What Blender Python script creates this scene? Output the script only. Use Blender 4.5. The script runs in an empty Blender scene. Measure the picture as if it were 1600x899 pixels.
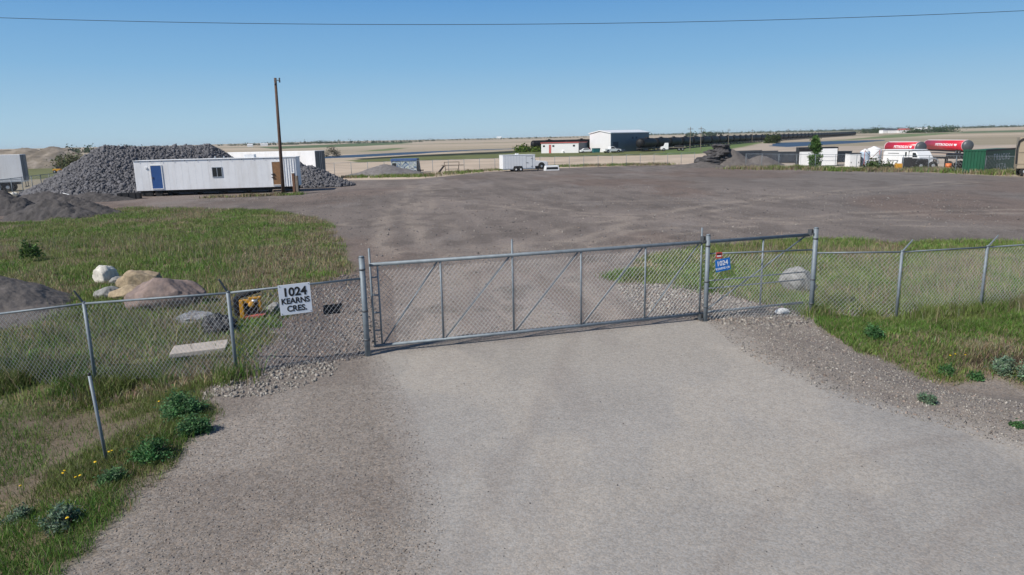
import bpy, bmesh, math, random
import numpy as np
from mathutils import Vector, Matrix

random.seed(7)
rng = np.random.default_rng(7)
SC = bpy.context.scene
COL = SC.collection
R = math.radians

# ------------------------------------------------------------------ camera
EYE = 4.6
FPX = 1100.0
PITCH = math.atan(231 / 1100)
ROLL = R(1.3)
_f = Vector((0, math.cos(PITCH), -math.sin(PITCH)))
_u0 = Vector((0, math.sin(PITCH), math.cos(PITCH)))
_r0 = Vector((1, 0, 0))
CR = _r0 * math.cos(ROLL) - _u0 * math.sin(ROLL)
CU = _r0 * math.sin(ROLL) + _u0 * math.cos(ROLL)
CF = _f
cd = bpy.data.cameras.new("camera")
cam = bpy.data.objects.new("camera", cd)
COL.objects.link(cam)
m = Matrix((CR, CU, -CF)).transposed().to_4x4()
m.translation = Vector((0, 0, EYE))
cam.matrix_world = m
cd.sensor_width = 36
cd.lens = FPX / 1600 * 36
cd.clip_start = 0.1
cd.clip_end = 30000
SC.camera = cam

# ------------------------------------------------------------------ light
SUN_EL = R(43)
SHADOW_DIR = R(35)                       # direction shadows run, from +X towards +Y
to_sun = Vector((-math.cos(SHADOW_DIR) * math.cos(SUN_EL), -math.sin(SHADOW_DIR) * math.cos(SUN_EL), math.sin(SUN_EL)))
W = bpy.data.worlds.new("World")
SC.world = W
W.use_nodes = True
wn = W.node_tree.nodes
bg = wn["Background"]
sky = wn.new("ShaderNodeTexSky")
sky.sky_type = 'NISHITA'
sky.sun_disc = False
sky.sun_elevation = SUN_EL
sky.sun_rotation = math.atan2(to_sun.x, to_sun.y)
sky.altitude = 300
sky.air_density = 1.0
sky.dust_density = 0.15
sky.ozone_density = 6.0
SKY = 0.09
# clear pale band of air low over the prairie, blended into the physical sky higher up
wl = W.node_tree.links
wtc = wn.new("ShaderNodeTexCoord"); wsx = wn.new("ShaderNodeSeparateXYZ"); wl.new(wtc.outputs["Generated"], wsx.inputs[0])
wr_ = wn.new("ShaderNodeMapRange"); wr_.inputs[1].default_value = 0.0; wr_.inputs[2].default_value = 0.5
wl.new(wsx.outputs[2], wr_.inputs[0])
wcr = wn.new("ShaderNodeValToRGB"); e_ = wcr.color_ramp.elements
e_[0].position = 0.0; e_[0].color = (0.44, 0.62, 0.73, 1)
e_[1].position = 1.0; e_[1].color = (0.06, 0.20, 0.46, 1)
for p_, c_ in ((0.07, (0.375, 0.58, 0.735, 1)), (0.2, (0.235, 0.465, 0.715, 1)), (0.36, (0.135, 0.345, 0.655, 1))):
    q_ = e_.new(p_); q_.color = c_
wl.new(wr_.outputs[0], wcr.inputs[0])
wsc = wn.new("ShaderNodeVectorMath"); wsc.operation = 'SCALE'; wsc.inputs["Scale"].default_value = 1 / SKY
wl.new(wcr.outputs[0], wsc.inputs[0])
wmr = wn.new("ShaderNodeMapRange"); wmr.inputs[1].default_value = 0.2; wmr.inputs[2].default_value = 0.38
wl.new(wsx.outputs[2], wmr.inputs[0])
wmx = wn.new("ShaderNodeMix"); wmx.data_type = 'RGBA'
wl.new(wmr.outputs[0], wmx.inputs[0]); wl.new(wsc.outputs[0], wmx.inputs[6]); wl.new(sky.outputs[0], wmx.inputs[7])
wl.new(wmx.outputs[2], bg.inputs[0])
bg.inputs[1].default_value = SKY
sd = bpy.data.lights.new("sun", 'SUN')
sd.energy = 5.0
sd.angle = R(0.5)
sd.color = (1.0, 0.94, 0.85)
so = bpy.data.objects.new("sun", sd)
COL.objects.link(so)
so.rotation_euler = to_sun.to_track_quat('Z', 'Y').to_euler()
so.location = (-30, -20, 40)
SC.view_settings.view_transform = 'Standard'
SC.view_settings.look = 'None'
SC.view_settings.exposure = 0.0
SC.view_settings.gamma = 1
SC.view_settings.use_curve_mapping = False

# ------------------------------------------------------------------ numpy noise
def _hash(ix, iy, seed):
    h = (ix.astype(np.int64) * 374761393 + iy.astype(np.int64) * 668265263 + seed * 974711) & 0xFFFFFFFF
    h = ((h ^ (h >> 13)) * 1274126177) & 0xFFFFFFFF
    return ((h ^ (h >> 16)) & 0xFFFF) / 65535.0

def vnoise(x, y, seed=0):
    x = np.asarray(x, float); y = np.asarray(y, float)
    ix = np.floor(x); iy = np.floor(y)
    fx = x - ix; fy = y - iy
    fx = fx * fx * (3 - 2 * fx); fy = fy * fy * (3 - 2 * fy)
    a = _hash(ix, iy, seed); b = _hash(ix + 1, iy, seed)
    c = _hash(ix, iy + 1, seed); d = _hash(ix + 1, iy + 1, seed)
    return (a * (1 - fx) + b * fx) * (1 - fy) + (c * (1 - fx) + d * fx) * fy

def fbm(x, y, seed=0, o=4):
    s = 0; a = 0.5; t = 0
    for k in range(o):
        s = s + a * vnoise(np.asarray(x) * 2 ** k, np.asarray(y) * 2 ** k, seed + k * 17); t += a; a *= 0.5
    return s / t

def sm(t):
    t = np.clip(t, 0, 1)
    return t * t * (3 - 2 * t)

# ------------------------------------------------------------------ terrain height
def hz(x, y):
    x = np.asarray(x, float); y = np.asarray(y, float)
    d = np.hypot(x, y)
    z = 0.05 * (fbm(x / 9, y / 9, 3) - 0.5) * sm((y - 17) / 6)
    # ditch on the left, in front of the fence
    z = z - 0.5 * sm((-5.3 - x) / 3.4) * (1 - sm((y - 13.0) / 7))
    # ditch on the right
    g = np.exp(-(((x - 10.6) * 0.35 + (y - 12.8) * 0.94) / 1.3) ** 2) * sm((x - 6.8) / 2.2)
    z = z - 0.42 * g
    z = z - 0.12 * sm((x - 5.5) / 2.0) * (1 - sm((y - 26) / 10))
    rough = sm((d - 6) / 3) * (1 - sm((d - 50) / 20))
    z = z + 0.05 * (fbm(x / 1.4, y / 1.4, 5) - 0.5) * rough * np.where((x < -4.5) | (x > 6), 1, 0.25)
    # far country
    z = z + 13.0 * sm((d - 420) / 3600) + 7.0 * (fbm(x / 900, y / 900, 9, 3) - 0.5) * sm((d - 700) / 1500)
    return z

def ray(px, py):
    return CF + CR * ((px - 800) / FPX) + CU * (-(py - 449.5) / FPX)

def P(px, py):
    """point on the ground seen at this place of the photograph"""
    d = ray(px, py)
    t = 3.0; last = t
    while t < 9000:
        z = EYE + d.z * t
        if z < float(hz(d.x * t, d.y * t)):
            break
        last = t; t *= 1.01
    lo, hi = last, t
    for _ in range(30):
        mid = (lo + hi) / 2
        if EYE + d.z * mid < float(hz(d.x * mid, d.y * mid)): hi = mid
        else: lo = mid
    return Vector((d.x * hi, d.y * hi, EYE + d.z * hi))

def on_ground(x, y, dz=0):
    return Vector((x, y, float(hz(x, y)) + dz))

def plane_hit(px, py, A, B):
    """(distance along A-B, world point) where the ray meets the vertical plane through A and B"""
    d = ray(px, py)
    u = Vector((B.x - A.x, B.y - A.y, 0)).normalized()
    n = Vector((-u.y, u.x, 0))
    t = n.dot(Vector((A.x, A.y, 0))) / n.dot(d)
    p = Vector((0, 0, EYE)) + d * t
    return (p - A).dot(u), p

# ------------------------------------------------------------------ materials
def mat(name, rgb, rough=0.6, metal=0.0, var=0.12, scale=2.5, dirt=None, dirt_amt=0.3, bump=0.0, bscale=20, attr=False, spec=0.5, dark=None):
    mm = bpy.data.materials.new(name)
    mm.use_nodes = True
    nt = mm.node_tree; N = nt.nodes; L = nt.links
    b = N["Principled BSDF"]
    b.inputs["Roughness"].default_value = rough
    b.inputs["Metallic"].default_value = metal
    b.inputs["Specular IOR Level"].default_value = spec
    tc = N.new("ShaderNodeTexCoord")
    no = N.new("ShaderNodeTexNoise"); no.inputs["Scale"].default_value = scale; no.inputs["Detail"].default_value = 6; no.inputs["Roughness"].default_value = 0.65
    L.new(tc.outputs["Object"], no.inputs["Vector"])
    mr = N.new("ShaderNodeMapRange"); mr.inputs[1].default_value = 0.25; mr.inputs[2].default_value = 0.75
    mr.inputs[3].default_value = 1 - var; mr.inputs[4].default_value = 1 + var
    L.new(no.outputs[0], mr.inputs[0])
    mul = N.new("ShaderNodeVectorMath"); mul.operation = 'SCALE'
    if attr:
        at = N.new("ShaderNodeAttribute"); at.attribute_name = "base"
        L.new(at.outputs["Color"], mul.inputs[0])
    else:
        mul.inputs[0].default_value = rgb
    L.new(mr.outputs[0], mul.inputs["Scale"])
    out = mul.outputs[0]
    if dirt is not None:
        n2 = N.new("ShaderNodeTexNoise"); n2.inputs["Scale"].default_value = scale * 0.6; n2.inputs["Detail"].default_value = 8
        n2.inputs["Roughness"].default_value = 0.7
        mp = N.new("ShaderNodeMapping"); mp.inputs["Scale"].default_value = (2.5, 2.5, 0.5)
        L.new(tc.outputs["Object"], mp.inputs[0]); L.new(mp.outputs[0], n2.inputs["Vector"])
        m2 = N.new("ShaderNodeMapRange"); m2.inputs[1].default_value = 0.45; m2.inputs[2].default_value = 0.8; m2.inputs[4].default_value = dirt_amt
        L.new(n2.outputs[0], m2.inputs[0])
        mx = N.new("ShaderNodeMix"); mx.data_type = 'RGBA'
        mx.inputs[7].default_value = (*dirt, 1)
        L.new(m2.outputs[0], mx.inputs[0]); L.new(out, mx.inputs[6])
        out = mx.outputs[2]
    L.new(out, b.inputs["Base Color"])
    if bump:
        n3 = N.new("ShaderNodeTexNoise"); n3.inputs["Scale"].default_value = bscale; n3.inputs["Detail"].default_value = 5
        L.new(tc.outputs["Object"], n3.inputs["Vector"])
        bp = N.new("ShaderNodeBump"); bp.inputs["Strength"].default_value = bump; bp.inputs["Distance"].default_value = 0.03
        L.new(n3.outputs[0], bp.inputs["Height"]); L.new(bp.outputs[0], b.inputs["Normal"])
    return mm

def leaf_mat(name):
    mm = mat(name, (0.1, 0.1, 0.1), rough=0.6, attr=True, var=0.2, scale=1.5, spec=0.25)
    nt = mm.node_tree; b = nt.nodes["Principled BSDF"]
    tr = nt.nodes.new("ShaderNodeBsdfTranslucent")
    at = nt.nodes.new("ShaderNodeAttribute"); at.attribute_name = "base"
    nt.links.new(at.outputs["Color"], tr.inputs[0])
    ms = nt.nodes.new("ShaderNodeMixShader"); ms.inputs[0].default_value = 0.3
    nt.links.new(b.outputs[0], ms.inputs[1]); nt.links.new(tr.outputs[0], ms.inputs[2])
    nt.links.new(ms.outputs[0], nt.nodes["Material Output"].inputs[0])
    return mm

M = {}
M['galv'] = mat('galvanised_steel', (0.19, 0.225, 0.255), 0.6, 0.25, 0.25, 6)
M['galv_dark'] = mat('weathered_galvanised_steel', (0.10, 0.11, 0.12), 0.6, 0.4, 0.2, 6)
M['wire'] = mat('galvanised_wire', (0.42, 0.44, 0.46), 0.6, 0.25, 0.15, 3)
M['black'] = mat('black_paint', (0.012, 0.013, 0.016), 0.55, 0, 0.3, 3)
M['blackm'] = mat('black_steel', (0.02, 0.021, 0.025), 0.55, 0.2, 0.4, 1.5, dirt=(0.10, 0.075, 0.06), dirt_amt=0.35)
M['rubber'] = mat('rubber', (0.018, 0.018, 0.019), 0.85, 0, 0.2, 5)
M['white'] = mat('white_paint', (0.80, 0.81, 0.82), 0.45, 0, 0.05, 1.2, dirt=(0.45, 0.42, 0.38), dirt_amt=0.25)
M['white_clad'] = mat('white_cladding', (0.84, 0.85, 0.87), 0.5, 0, 0.05, 0.8, dirt=(0.45, 0.40, 0.34), dirt_amt=0.38)
M['white_gloss'] = mat('white_gloss', (0.80, 0.81, 0.82), 0.3, 0, 0.03, 1.2)
M['alu'] = mat('aluminium', (0.55, 0.57, 0.60), 0.4, 0.7, 0.1, 3)
M['glass'] = mat('dark_glass', (0.02, 0.025, 0.03), 0.12, 0, 0.1, 3)
M['blue_door'] = mat('blue_door_paint', (0.025, 0.085, 0.26), 0.5, 0, 0.12, 2)
M['brown_wood'] = mat('brown_plywood', (0.26, 0.14, 0.065), 0.7, 0, 0.25, 4)
M['pole_wood'] = mat('dark_pole_wood', (0.085, 0.05, 0.036), 0.85, 0, 0.3, 5, dirt=(0.2, 0.14, 0.10), dirt_amt=0.5, bump=0.4)
M['old_wood'] = mat('weathered_wood', (0.20, 0.165, 0.135), 0.85, 0, 0.3, 5, bump=0.3)
M['rust_wood'] = mat('reddish_timber', (0.16, 0.085, 0.055), 0.85, 0, 0.3, 5, bump=0.3)
M['rubble'] = mat('crushed_rock', (0.115, 0.115, 0.128), 0.9, 0, 0.6, 3.0, dirt=(0.21, 0.205, 0.21), dirt_amt=0.35)  # wide tone variation imitates shadowed gaps between stones; the pale part is dust
M['pile_dark'] = mat('dark_gravel', (0.065, 0.06, 0.061), 0.95, 0, 0.45, 1.2, dirt=(0.15, 0.135, 0.125), dirt_amt=0.4, bump=0.8, bscale=9)
M['pile_grey'] = mat('grey_gravel', (0.17, 0.16, 0.16), 0.95, 0, 0.35, 2.2, dirt=(0.09, 0.08, 0.078), dirt_amt=0.5, bump=0.8, bscale=9)
M['pile_brown'] = mat('brown_soil', (0.112, 0.1, 0.094), 0.95, 0, 0.35, 1.3, dirt=(0.22, 0.2, 0.185), dirt_amt=0.4, bump=0.8, bscale=8)
M['asphalt'] = mat('broken_asphalt', (0.05, 0.047, 0.05), 0.9, 0, 0.5, 1.5, dirt=(0.17, 0.16, 0.155), dirt_amt=0.5, bump=1.0, bscale=3)
M['sand'] = mat('sandy_soil', (0.17, 0.145, 0.115), 0.95, 0, 0.5, 0.22, dirt=(0.40, 0.35, 0.31), dirt_amt=0.85, bump=0.8, bscale=0.7)
M['boulder_white'] = mat('white_limestone', (0.62, 0.60, 0.55), 0.9, 0, 0.2, 4, dirt=(0.28, 0.25, 0.2), dirt_amt=0.7, bump=1.0, bscale=7)
M['boulder_tan'] = mat('tan_stone', (0.34, 0.27, 0.18), 0.9, 0, 0.4, 4, dirt=(0.14, 0.10, 0.07), dirt_amt=0.85, bump=1.0, bscale=7)
M['boulder_pink'] = mat('pinkish_granite', (0.225, 0.17, 0.15), 0.9, 0, 0.4, 3.5, dirt=(0.12, 0.105, 0.11), dirt_amt=0.85, bump=1.0, bscale=7)
M['boulder_grey'] = mat('grey_granite', (0.25, 0.25, 0.245), 0.9, 0, 0.4, 5, dirt=(0.09, 0.10, 0.09), dirt_amt=0.85, bump=1.0, bscale=7)
M['concrete'] = mat('concrete', (0.45, 0.40, 0.36), 0.9, 0, 0.15, 3, dirt=(0.2, 0.18, 0.16), dirt_amt=0.5, bump=0.3, bscale=25)
M['yellow'] = mat('yellow_paint', (0.62, 0.30, 0.02), 0.45, 0, 0.15, 4, dirt=(0.1, 0.07, 0.04), dirt_amt=0.4)
M['orange'] = mat('orange_plastic', (0.6, 0.16, 0.04), 0.5, 0, 0.1, 4)
M['red'] = mat('red_paint', (0.58, 0.018, 0.045), 0.35, 0, 0.08, 0.8, dirt=(0.22, 0.02, 0.03), dirt_amt=0.3)
M['redwood'] = mat('faded_red_paint', (0.42, 0.10, 0.09), 0.6, 0, 0.15, 3)
M['tankgrey'] = mat('dark_grey_tank_paint', (0.075, 0.085, 0.095), 0.45, 0.1, 0.2, 2)
M['teal'] = mat('teal_paint', (0.02, 0.13, 0.14), 0.5, 0, 0.1, 3)
M['green'] = mat('green_container_paint', (0.008, 0.085, 0.042), 0.5, 0, 0.2, 2, dirt=(0.02, 0.06, 0.04), dirt_amt=0.4)
M['beige'] = mat('beige_paint', (0.36, 0.30, 0.22), 0.6, 0, 0.12, 2, dirt=(0.22, 0.18, 0.13), dirt_amt=0.4)
M['navy'] = mat('dark_blue_grey_paint', (0.045, 0.065, 0.10), 0.5, 0, 0.2, 2)
M['ltblue'] = mat('pale_blue_plastic', (0.40, 0.50, 0.62), 0.5, 0, 0.08, 2)
M['steelblue'] = mat('blue_grey_steel_siding', (0.14, 0.19, 0.245), 0.5, 0.1, 0.06, 0.4)
M['cream'] = mat('pale_siding', (0.68, 0.68, 0.69), 0.55, 0, 0.05, 0.5)
M['roof_white'] = mat('white_metal_roof', (0.80, 0.81, 0.82), 0.4, 0.1, 0.04, 0.6)
M['sign_white'] = mat('sign_white', (0.82, 0.86, 0.92), 0.4, 0, 0.03, 6)
M['sign_blue'] = mat('sign_blue', (0.01, 0.16, 0.55), 0.4, 0, 0.05, 6)
M['sign_red'] = mat('sign_red', (0.6, 0.07, 0.06), 0.4, 0, 0.05, 6)
M['text_white'] = mat('white_lettering', (0.85, 0.86, 0.87), 0.5, 0, 0.04, 8)
M['text_fade'] = mat('worn_white_lettering', (0.55, 0.60, 0.60), 0.6, 0, 0.3, 9)
M['plastic_bag'] = mat('black_plastic', (0.011, 0.013, 0.018), 0.6, 0, 0.3, 5, bump=0.5, bscale=14)
M['tarp'] = mat('grey_tarp', (0.22, 0.24, 0.27), 0.8, 0, 0.3, 6, dirt=(0.2, 0.12, 0.10), dirt_amt=0.6, bump=0.8, bscale=12)
M['paper'] = mat('white_litter', (0.8, 0.8, 0.8), 0.7, 0, 0.1, 8)
M['flower'] = mat('dandelion_yellow', (0.75, 0.48, 0.01), 0.6, 0, 0.15, 40)
M['stem'] = mat('plant_stem', (0.10, 0.14, 0.05), 0.7, 0, 0.2, 10)
M['bark'] = mat('bark', (0.11, 0.09, 0.07), 0.9, 0, 0.3, 8, bump=0.5)
M['leaf'] = leaf_mat('foliage')
M['stone'] = mat('loose_stone', (0.2, 0.2, 0.2), 0.9, 0, 0.2, 12, attr=True)

def graffiti_mat():
    mm = mat('spray_painted_steel', (0.35, 0.36, 0.36), 0.6)
    nt = mm.node_tree; N = nt.nodes; L = nt.links; b = N["Principled BSDF"]
    tc = N.new("ShaderNodeTexCoord")
    no = N.new("ShaderNodeTexNoise"); no.inputs["Scale"].default_value = 1.3; no.inputs["Detail"].default_value = 1.5; no.inputs["Distortion"].default_value = 2.2
    L.new(tc.outputs["Object"], no.inputs["Vector"])
    cr = N.new("ShaderNodeValToRGB"); cr.color_ramp.interpolation = 'CONSTANT'
    e = cr.color_ramp.elements
    e[0].position = 0; e[0].color = (0.03, 0.05, 0.09, 1)
    for p_, c_ in ((0.36, (0.14, 0.22, 0.36)), (0.42, (0.5, 0.55, 0.52)), (0.5, (0.40, 0.44, 0.34)), (0.55, (0.08, 0.14, 0.30)), (0.6, (0.62, 0.66, 0.66)), (0.68, (0.05, 0.06, 0.08))):
        x = e.new(p_); x.color = (*c_, 1)
    e[-1].color = (0.35, 0.38, 0.36, 1)
    L.new(no.outputs[0], cr.inputs[0]); L.new(cr.outputs[0], b.inputs["Base Color"])
    return mm
M['graffiti'] = graffiti_mat()

# ------------------------------------------------------------------ mesh builder
_ICO = {}
def ico(sub):
    if sub not in _ICO:
        bm = bmesh.new(); bmesh.ops.create_icosphere(bm, subdivisions=sub, radius=1)
        _ICO[sub] = (np.array([v.co[:] for v in bm.verts]), [tuple(v.index for v in f.verts) for f in bm.faces]); bm.free()
    return _ICO[sub]

class MB:
    def __init__(s):
        s.v = []; s.f = []
    def add(s, vs, fs):
        o = len(s.v)
        s.v += [tuple(v) for v in vs]
        s.f += [tuple(i + o for i in f) for f in fs]
        return s
    def box(s, x0, x1, y0, y1, z0, z1, M4=None):
        vs = [(x, y, z) for z in (z0, z1) for y in (y0, y1) for x in (x0, x1)]
        if M4 is not None: vs = [M4 @ Vector(v) for v in vs]
        return s.add(vs, [(0, 2, 3, 1), (4, 5, 7, 6), (0, 1, 5, 4), (2, 6, 7, 3), (0, 4, 6, 2), (1, 3, 7, 5)])
    def cyl(s, p0, p1, r0, r1=None, n=10, cap=True):
        p0 = Vector(p0); p1 = Vector(p1); r1 = r0 if r1 is None else r1
        d = (p1 - p0).normalized()
        a = d.orthogonal().normalized(); b = d.cross(a)
        vs = []
        for p, r in ((p0, r0), (p1, r1)):
            for k in range(n):
                t = 2 * math.pi * k / n
                vs.append(p + (a * math.cos(t) + b * math.sin(t)) * r)
        fs = [(k, (k + 1) % n, n + (k + 1) % n, n + k) for k in range(n)]
        if cap: fs += [tuple(range(n - 1, -1, -1)), tuple(range(n, 2 * n))]
        return s.add(vs, fs)
    def lathe(s, p0, axis, prof, n=16):
        """prof: list of (distance along axis, radius)"""
        p0 = Vector(p0); d = Vector(axis).normalized(); a = d.orthogonal().normalized(); b = d.cross(a)
        vs = []; fs = []
        for t, r in prof:
            for k in range(n):
                th = 2 * math.pi * k / n
                vs.append(p0 + d * t + (a * math.cos(th) + b * math.sin(th)) * max(r, 1e-4))
        for i in range(len(prof) - 1):
            for k in range(n):
                fs.append((i * n + k, i * n + (k + 1) % n, (i + 1) * n + (k + 1) % n, (i + 1) * n + k))
        fs += [tuple(range(n - 1, -1, -1)), tuple(range((len(prof) - 1) * n, len(prof) * n))]
        return s.add(vs, fs)
    def tube(s, pts, r, n=6):
        for a, b in zip(pts[:-1], pts[1:]): s.cyl(a, b, r, n=n)
        return s
    def prism(s, prof, y0, y1):
        """polygon in x,z swept along y"""
        n = len(prof)
        vs = [(x, y0, z) for x, z in prof] + [(x, y1, z) for x, z in prof]
        fs = [tuple(range(n)), tuple(range(2 * n - 1, n - 1, -1))] + [(k, n + k, n + (k + 1) % n, (k + 1) % n) for k in range(n)]
        return s.add(vs, fs)
    def blob(s, c, r, sub=2, amp=0.2, seed=0, freq=1.3, flat=0.0, M4=None):
        V, F = ico(sub)
        q = np.random.default_rng(seed + 11)
        off = q.uniform(-50, 50, 3)
        n1 = fbm(V[:, 0] * freq + off[0] + V[:, 2], V[:, 1] * freq + off[1] - V[:, 2] * 0.7, seed, 3) - 0.5
        n2 = np.floor(fbm(V[:, 2] * freq * 1.3 + off[2], V[:, 0] * freq * 1.3 + V[:, 1], seed + 5, 2) * 5) / 5 - 0.5
        rad = 1 + amp * 1.6 * n1 + amp * 0.9 * n2
        Q = V * rad[:, None] * np.array(r)
        if flat: Q[:, 2] = np.maximum(Q[:, 2], -flat)
        Q = Q + np.array(c)
        if M4 is not None: Q = [M4 @ Vector(v) for v in Q]
        return s.add(Q, F)
    def build(s, name, mt, parent=None, smooth=False, color=None):
        me = bpy.data.meshes.new(name)
        me.from_pydata([tuple(v) for v in s.v], [], s.f)
        me.update()
        if smooth:
            me.polygons.foreach_set('use_smooth', [True] * len(me.polygons))
        me.materials.append(mt)
        o = bpy.data.objects.new(name, me)
        COL.objects.link(o)
        if parent is not None: o.parent = parent
        return o

def bevel(o, w=0.01, seg=2):
    md = o.modifiers.new('bevel', 'BEVEL'); md.width = w; md.segments = seg; md.limit_method = 'ANGLE'
    return o

def tag(o, label, cat, group=None, kind=None):
    o['label'] = label; o['category'] = cat
    if group: o['group'] = group
    if kind: o['kind'] = kind
    return o

def thing(name, label, cat, loc=(0, 0, 0), rz=0.0, group=None, kind=None):
    o = bpy.data.objects.new(name, None)
    COL.objects.link(o)
    o.empty_display_size = 0.3
    o.location = loc; o.rotation_euler = (0, 0, rz)
    return tag(o, label, cat, group, kind)

def copy_tree(o, parent=None):
    c = o.copy(); COL.objects.link(c)
    if parent is not None: c.parent = parent
    for ch in list(o.children): copy_tree(ch, c)
    return c

def heading(a, b):
    return math.atan2(b.y - a.y, b.x - a.x)

def text_part(name, s, size, x, z, y, mt, parent, bold=0.0, align='CENTER', squash=1.0, spacing=1.0):
    cu = bpy.data.curves.new('lettering', 'FONT')
    cu.body = s; cu.size = size; cu.align_x = align; cu.align_y = 'CENTER'; cu.extrude = 0.0015 * max(1, size * 2); cu.offset = bold; cu.space_character = spacing
    to = bpy.data.objects.new('lettering', cu)
    COL.objects.link(to)
    bpy.context.view_layer.update()
    me = bpy.data.meshes.new_from_object(to.evaluated_get(bpy.context.evaluated_depsgraph_get()))
    bpy.data.objects.remove(to)
    me.transform(Matrix.Translation((x, y, z)) @ Matrix.Rotation(math.pi / 2, 4, 'X') @ Matrix.Diagonal((squash, 1, 1, 1)))
    me.materials.clear(); me.materials.append(mt)
    o = bpy.data.objects.new(name, me); COL.objects.link(o); o.parent = parent
    return o

def np_mesh(name, V, F, mt, base=None, smooth=False, parent=None, extra=None):
    """V (n,3), F (m,k) with k = 3 or 4; base: per-vertex colour"""
    me = bpy.data.meshes.new(name)
    n = len(V); mF, k = F.shape
    me.vertices.add(n); me.vertices.foreach_set('co', np.ascontiguousarray(V, dtype=np.float32).ravel())
    me.loops.add(mF * k); me.loops.foreach_set('vertex_index', np.ascontiguousarray(F, dtype=np.int32).ravel())
    me.polygons.add(mF); me.polygons.foreach_set('loop_start', np.arange(0, mF * k, k, dtype=np.int32))
    me.update(calc_edges=True)
    if smooth: me.polygons.foreach_set('use_smooth', np.ones(mF, dtype=bool))
    if base is not None:
        at = me.attributes.new('base', 'FLOAT_COLOR', 'POINT')
        c4 = np.ones((n, 4), np.float32); c4[:, :3] = base
        at.data.foreach_set('color', c4.ravel())
    if extra is not None:
        for kx, vx in extra.items():
            at = me.attributes.new(kx, 'FLOAT', 'POINT'); at.data.foreach_set('value', np.ascontiguousarray(vx, dtype=np.float32))
    me.validate()
    me.materials.append(mt)
    o = bpy.data.objects.new(name, me); COL.objects.link(o)
    if parent is not None: o.parent = parent
    return o

# ------------------------------------------------------------------ zones of the ground
def poly_world(pts):
    return np.array([P(*p)[:2] for p in pts])

def sdf(poly, x, y):
    """positive inside"""
    d = np.full(x.shape, 1e9); inside = np.zeros(x.shape, bool)
    n = len(poly)
    for i in range(n):
        ax, ay = poly[i]; bx, by = poly[(i + 1) % n]
        ex, ey = bx - ax, by - ay
        t = np.clip(((x - ax) * ex + (y - ay) * ey) / max(ex * ex + ey * ey, 1e-9), 0, 1)
        d = np.minimum(d, np.hypot(x - ax - ex * t, y - ay - ey * t))
        c = ((ay > y) != (by > y)) & (x < ex * (y - ay) / (ey if abs(ey) > 1e-9 else 1e-9) + ax)
        inside ^= c
    return np.where(inside, d, -d)

PX = {
 'pave': [(578, 553), (1100, 499), (1122, 508), (1200, 556), (1330, 615), (1480, 655), (1640, 700), (1900, 760), (1900, 1300), (700, 1400), (676, 1000), (668, 900), (655, 790), (636, 700), (606, 625)],
 'yard': [(372, 590), (575, 553), (1102, 500), (1275, 492), (1900, 480), (1900, 300), (1600, 277), (1500, 272), (1300, 264), (1190, 262), (1070, 257), (870, 263), (760, 269), (650, 280), (540, 282), (480, 292), (200, 303), (60, 316), (-300, 345), (-300, 640)],
 'gl': [(-300, 368), (0, 349), (60, 347), (130, 330), (200, 325), (330, 326), (420, 329), (505, 343), (520, 362), (530, 385), (530, 405), (545, 428), (500, 440), (450, 462), (440, 490), (415, 520), (395, 550), (372, 590), (330, 600), (0, 640), (-300, 670)],
 'gf': [(-300, 660), (0, 634), (330, 596), (318, 625), (325, 660), (285, 705), (270, 730), (215, 770), (205, 800), (140, 840), (130, 870), (60, 905), (-80, 1000), (-500, 1100)],
 'bare': [(-200, 655), (110, 645), (235, 655), (215, 685), (150, 700), (100, 745), (60, 775), (-100, 800)],
 'gr': [(962, 442), (1000, 425), (1005, 405), (1050, 392), (1110, 385), (1190, 378), (1290, 374), (1400, 380), (1600, 378), (1900, 378), (1900, 480), (1535, 487), (1400, 497), (1275, 492), (1220, 480), (1180, 474), (1130, 462), (1060, 446)],
 'grf': [(1272, 494), (1400, 497), (1535, 487), (1900, 475), (1900, 640), (1600, 606), (1560, 588), (1500, 594), (1460, 596), (1400, 574), (1330, 545), (1283, 514)],
 'wet': [(1490, 562), (1540, 552), (1700, 556), (1700, 580), (1560, 576), (1510, 574)],
}
ZP = {k: poly_world(v) for k, v in PX.items()}

def masks(x, y):
    """soft zone masks (0..1) with ragged natural edges"""
    out = {}
    near = np.hypot(x, y) < 175
    n1 = fbm(x * 1.1, y * 1.1, 21, 4) - 0.5
    n2 = fbm(x * 5, y * 5, 22, 3) - 0.5
    for k, amp, w in (('pave', 0.2, 0.45), ('yard', 0.8, 0.8), ('gl', 1.5, 0.45), ('gf', 0.55, 0.25), ('bare', 1.6, 0.7), ('gr', 1.0, 0.4), ('grf', 0.5, 0.25), ('wet', 0.4, 0.3)):
        s = np.full(x.shape, -50.0)
        s[near] = sdf(ZP[k], x[near], y[near])
        s = s + amp * n1 + amp * 0.5 * n2
        out[k] = sm(s / w * 0.5 + 0.5)
    return out

def mixc(a, b, t):
    return a * (1 - t[:, None]) + b * t[:, None]

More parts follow.
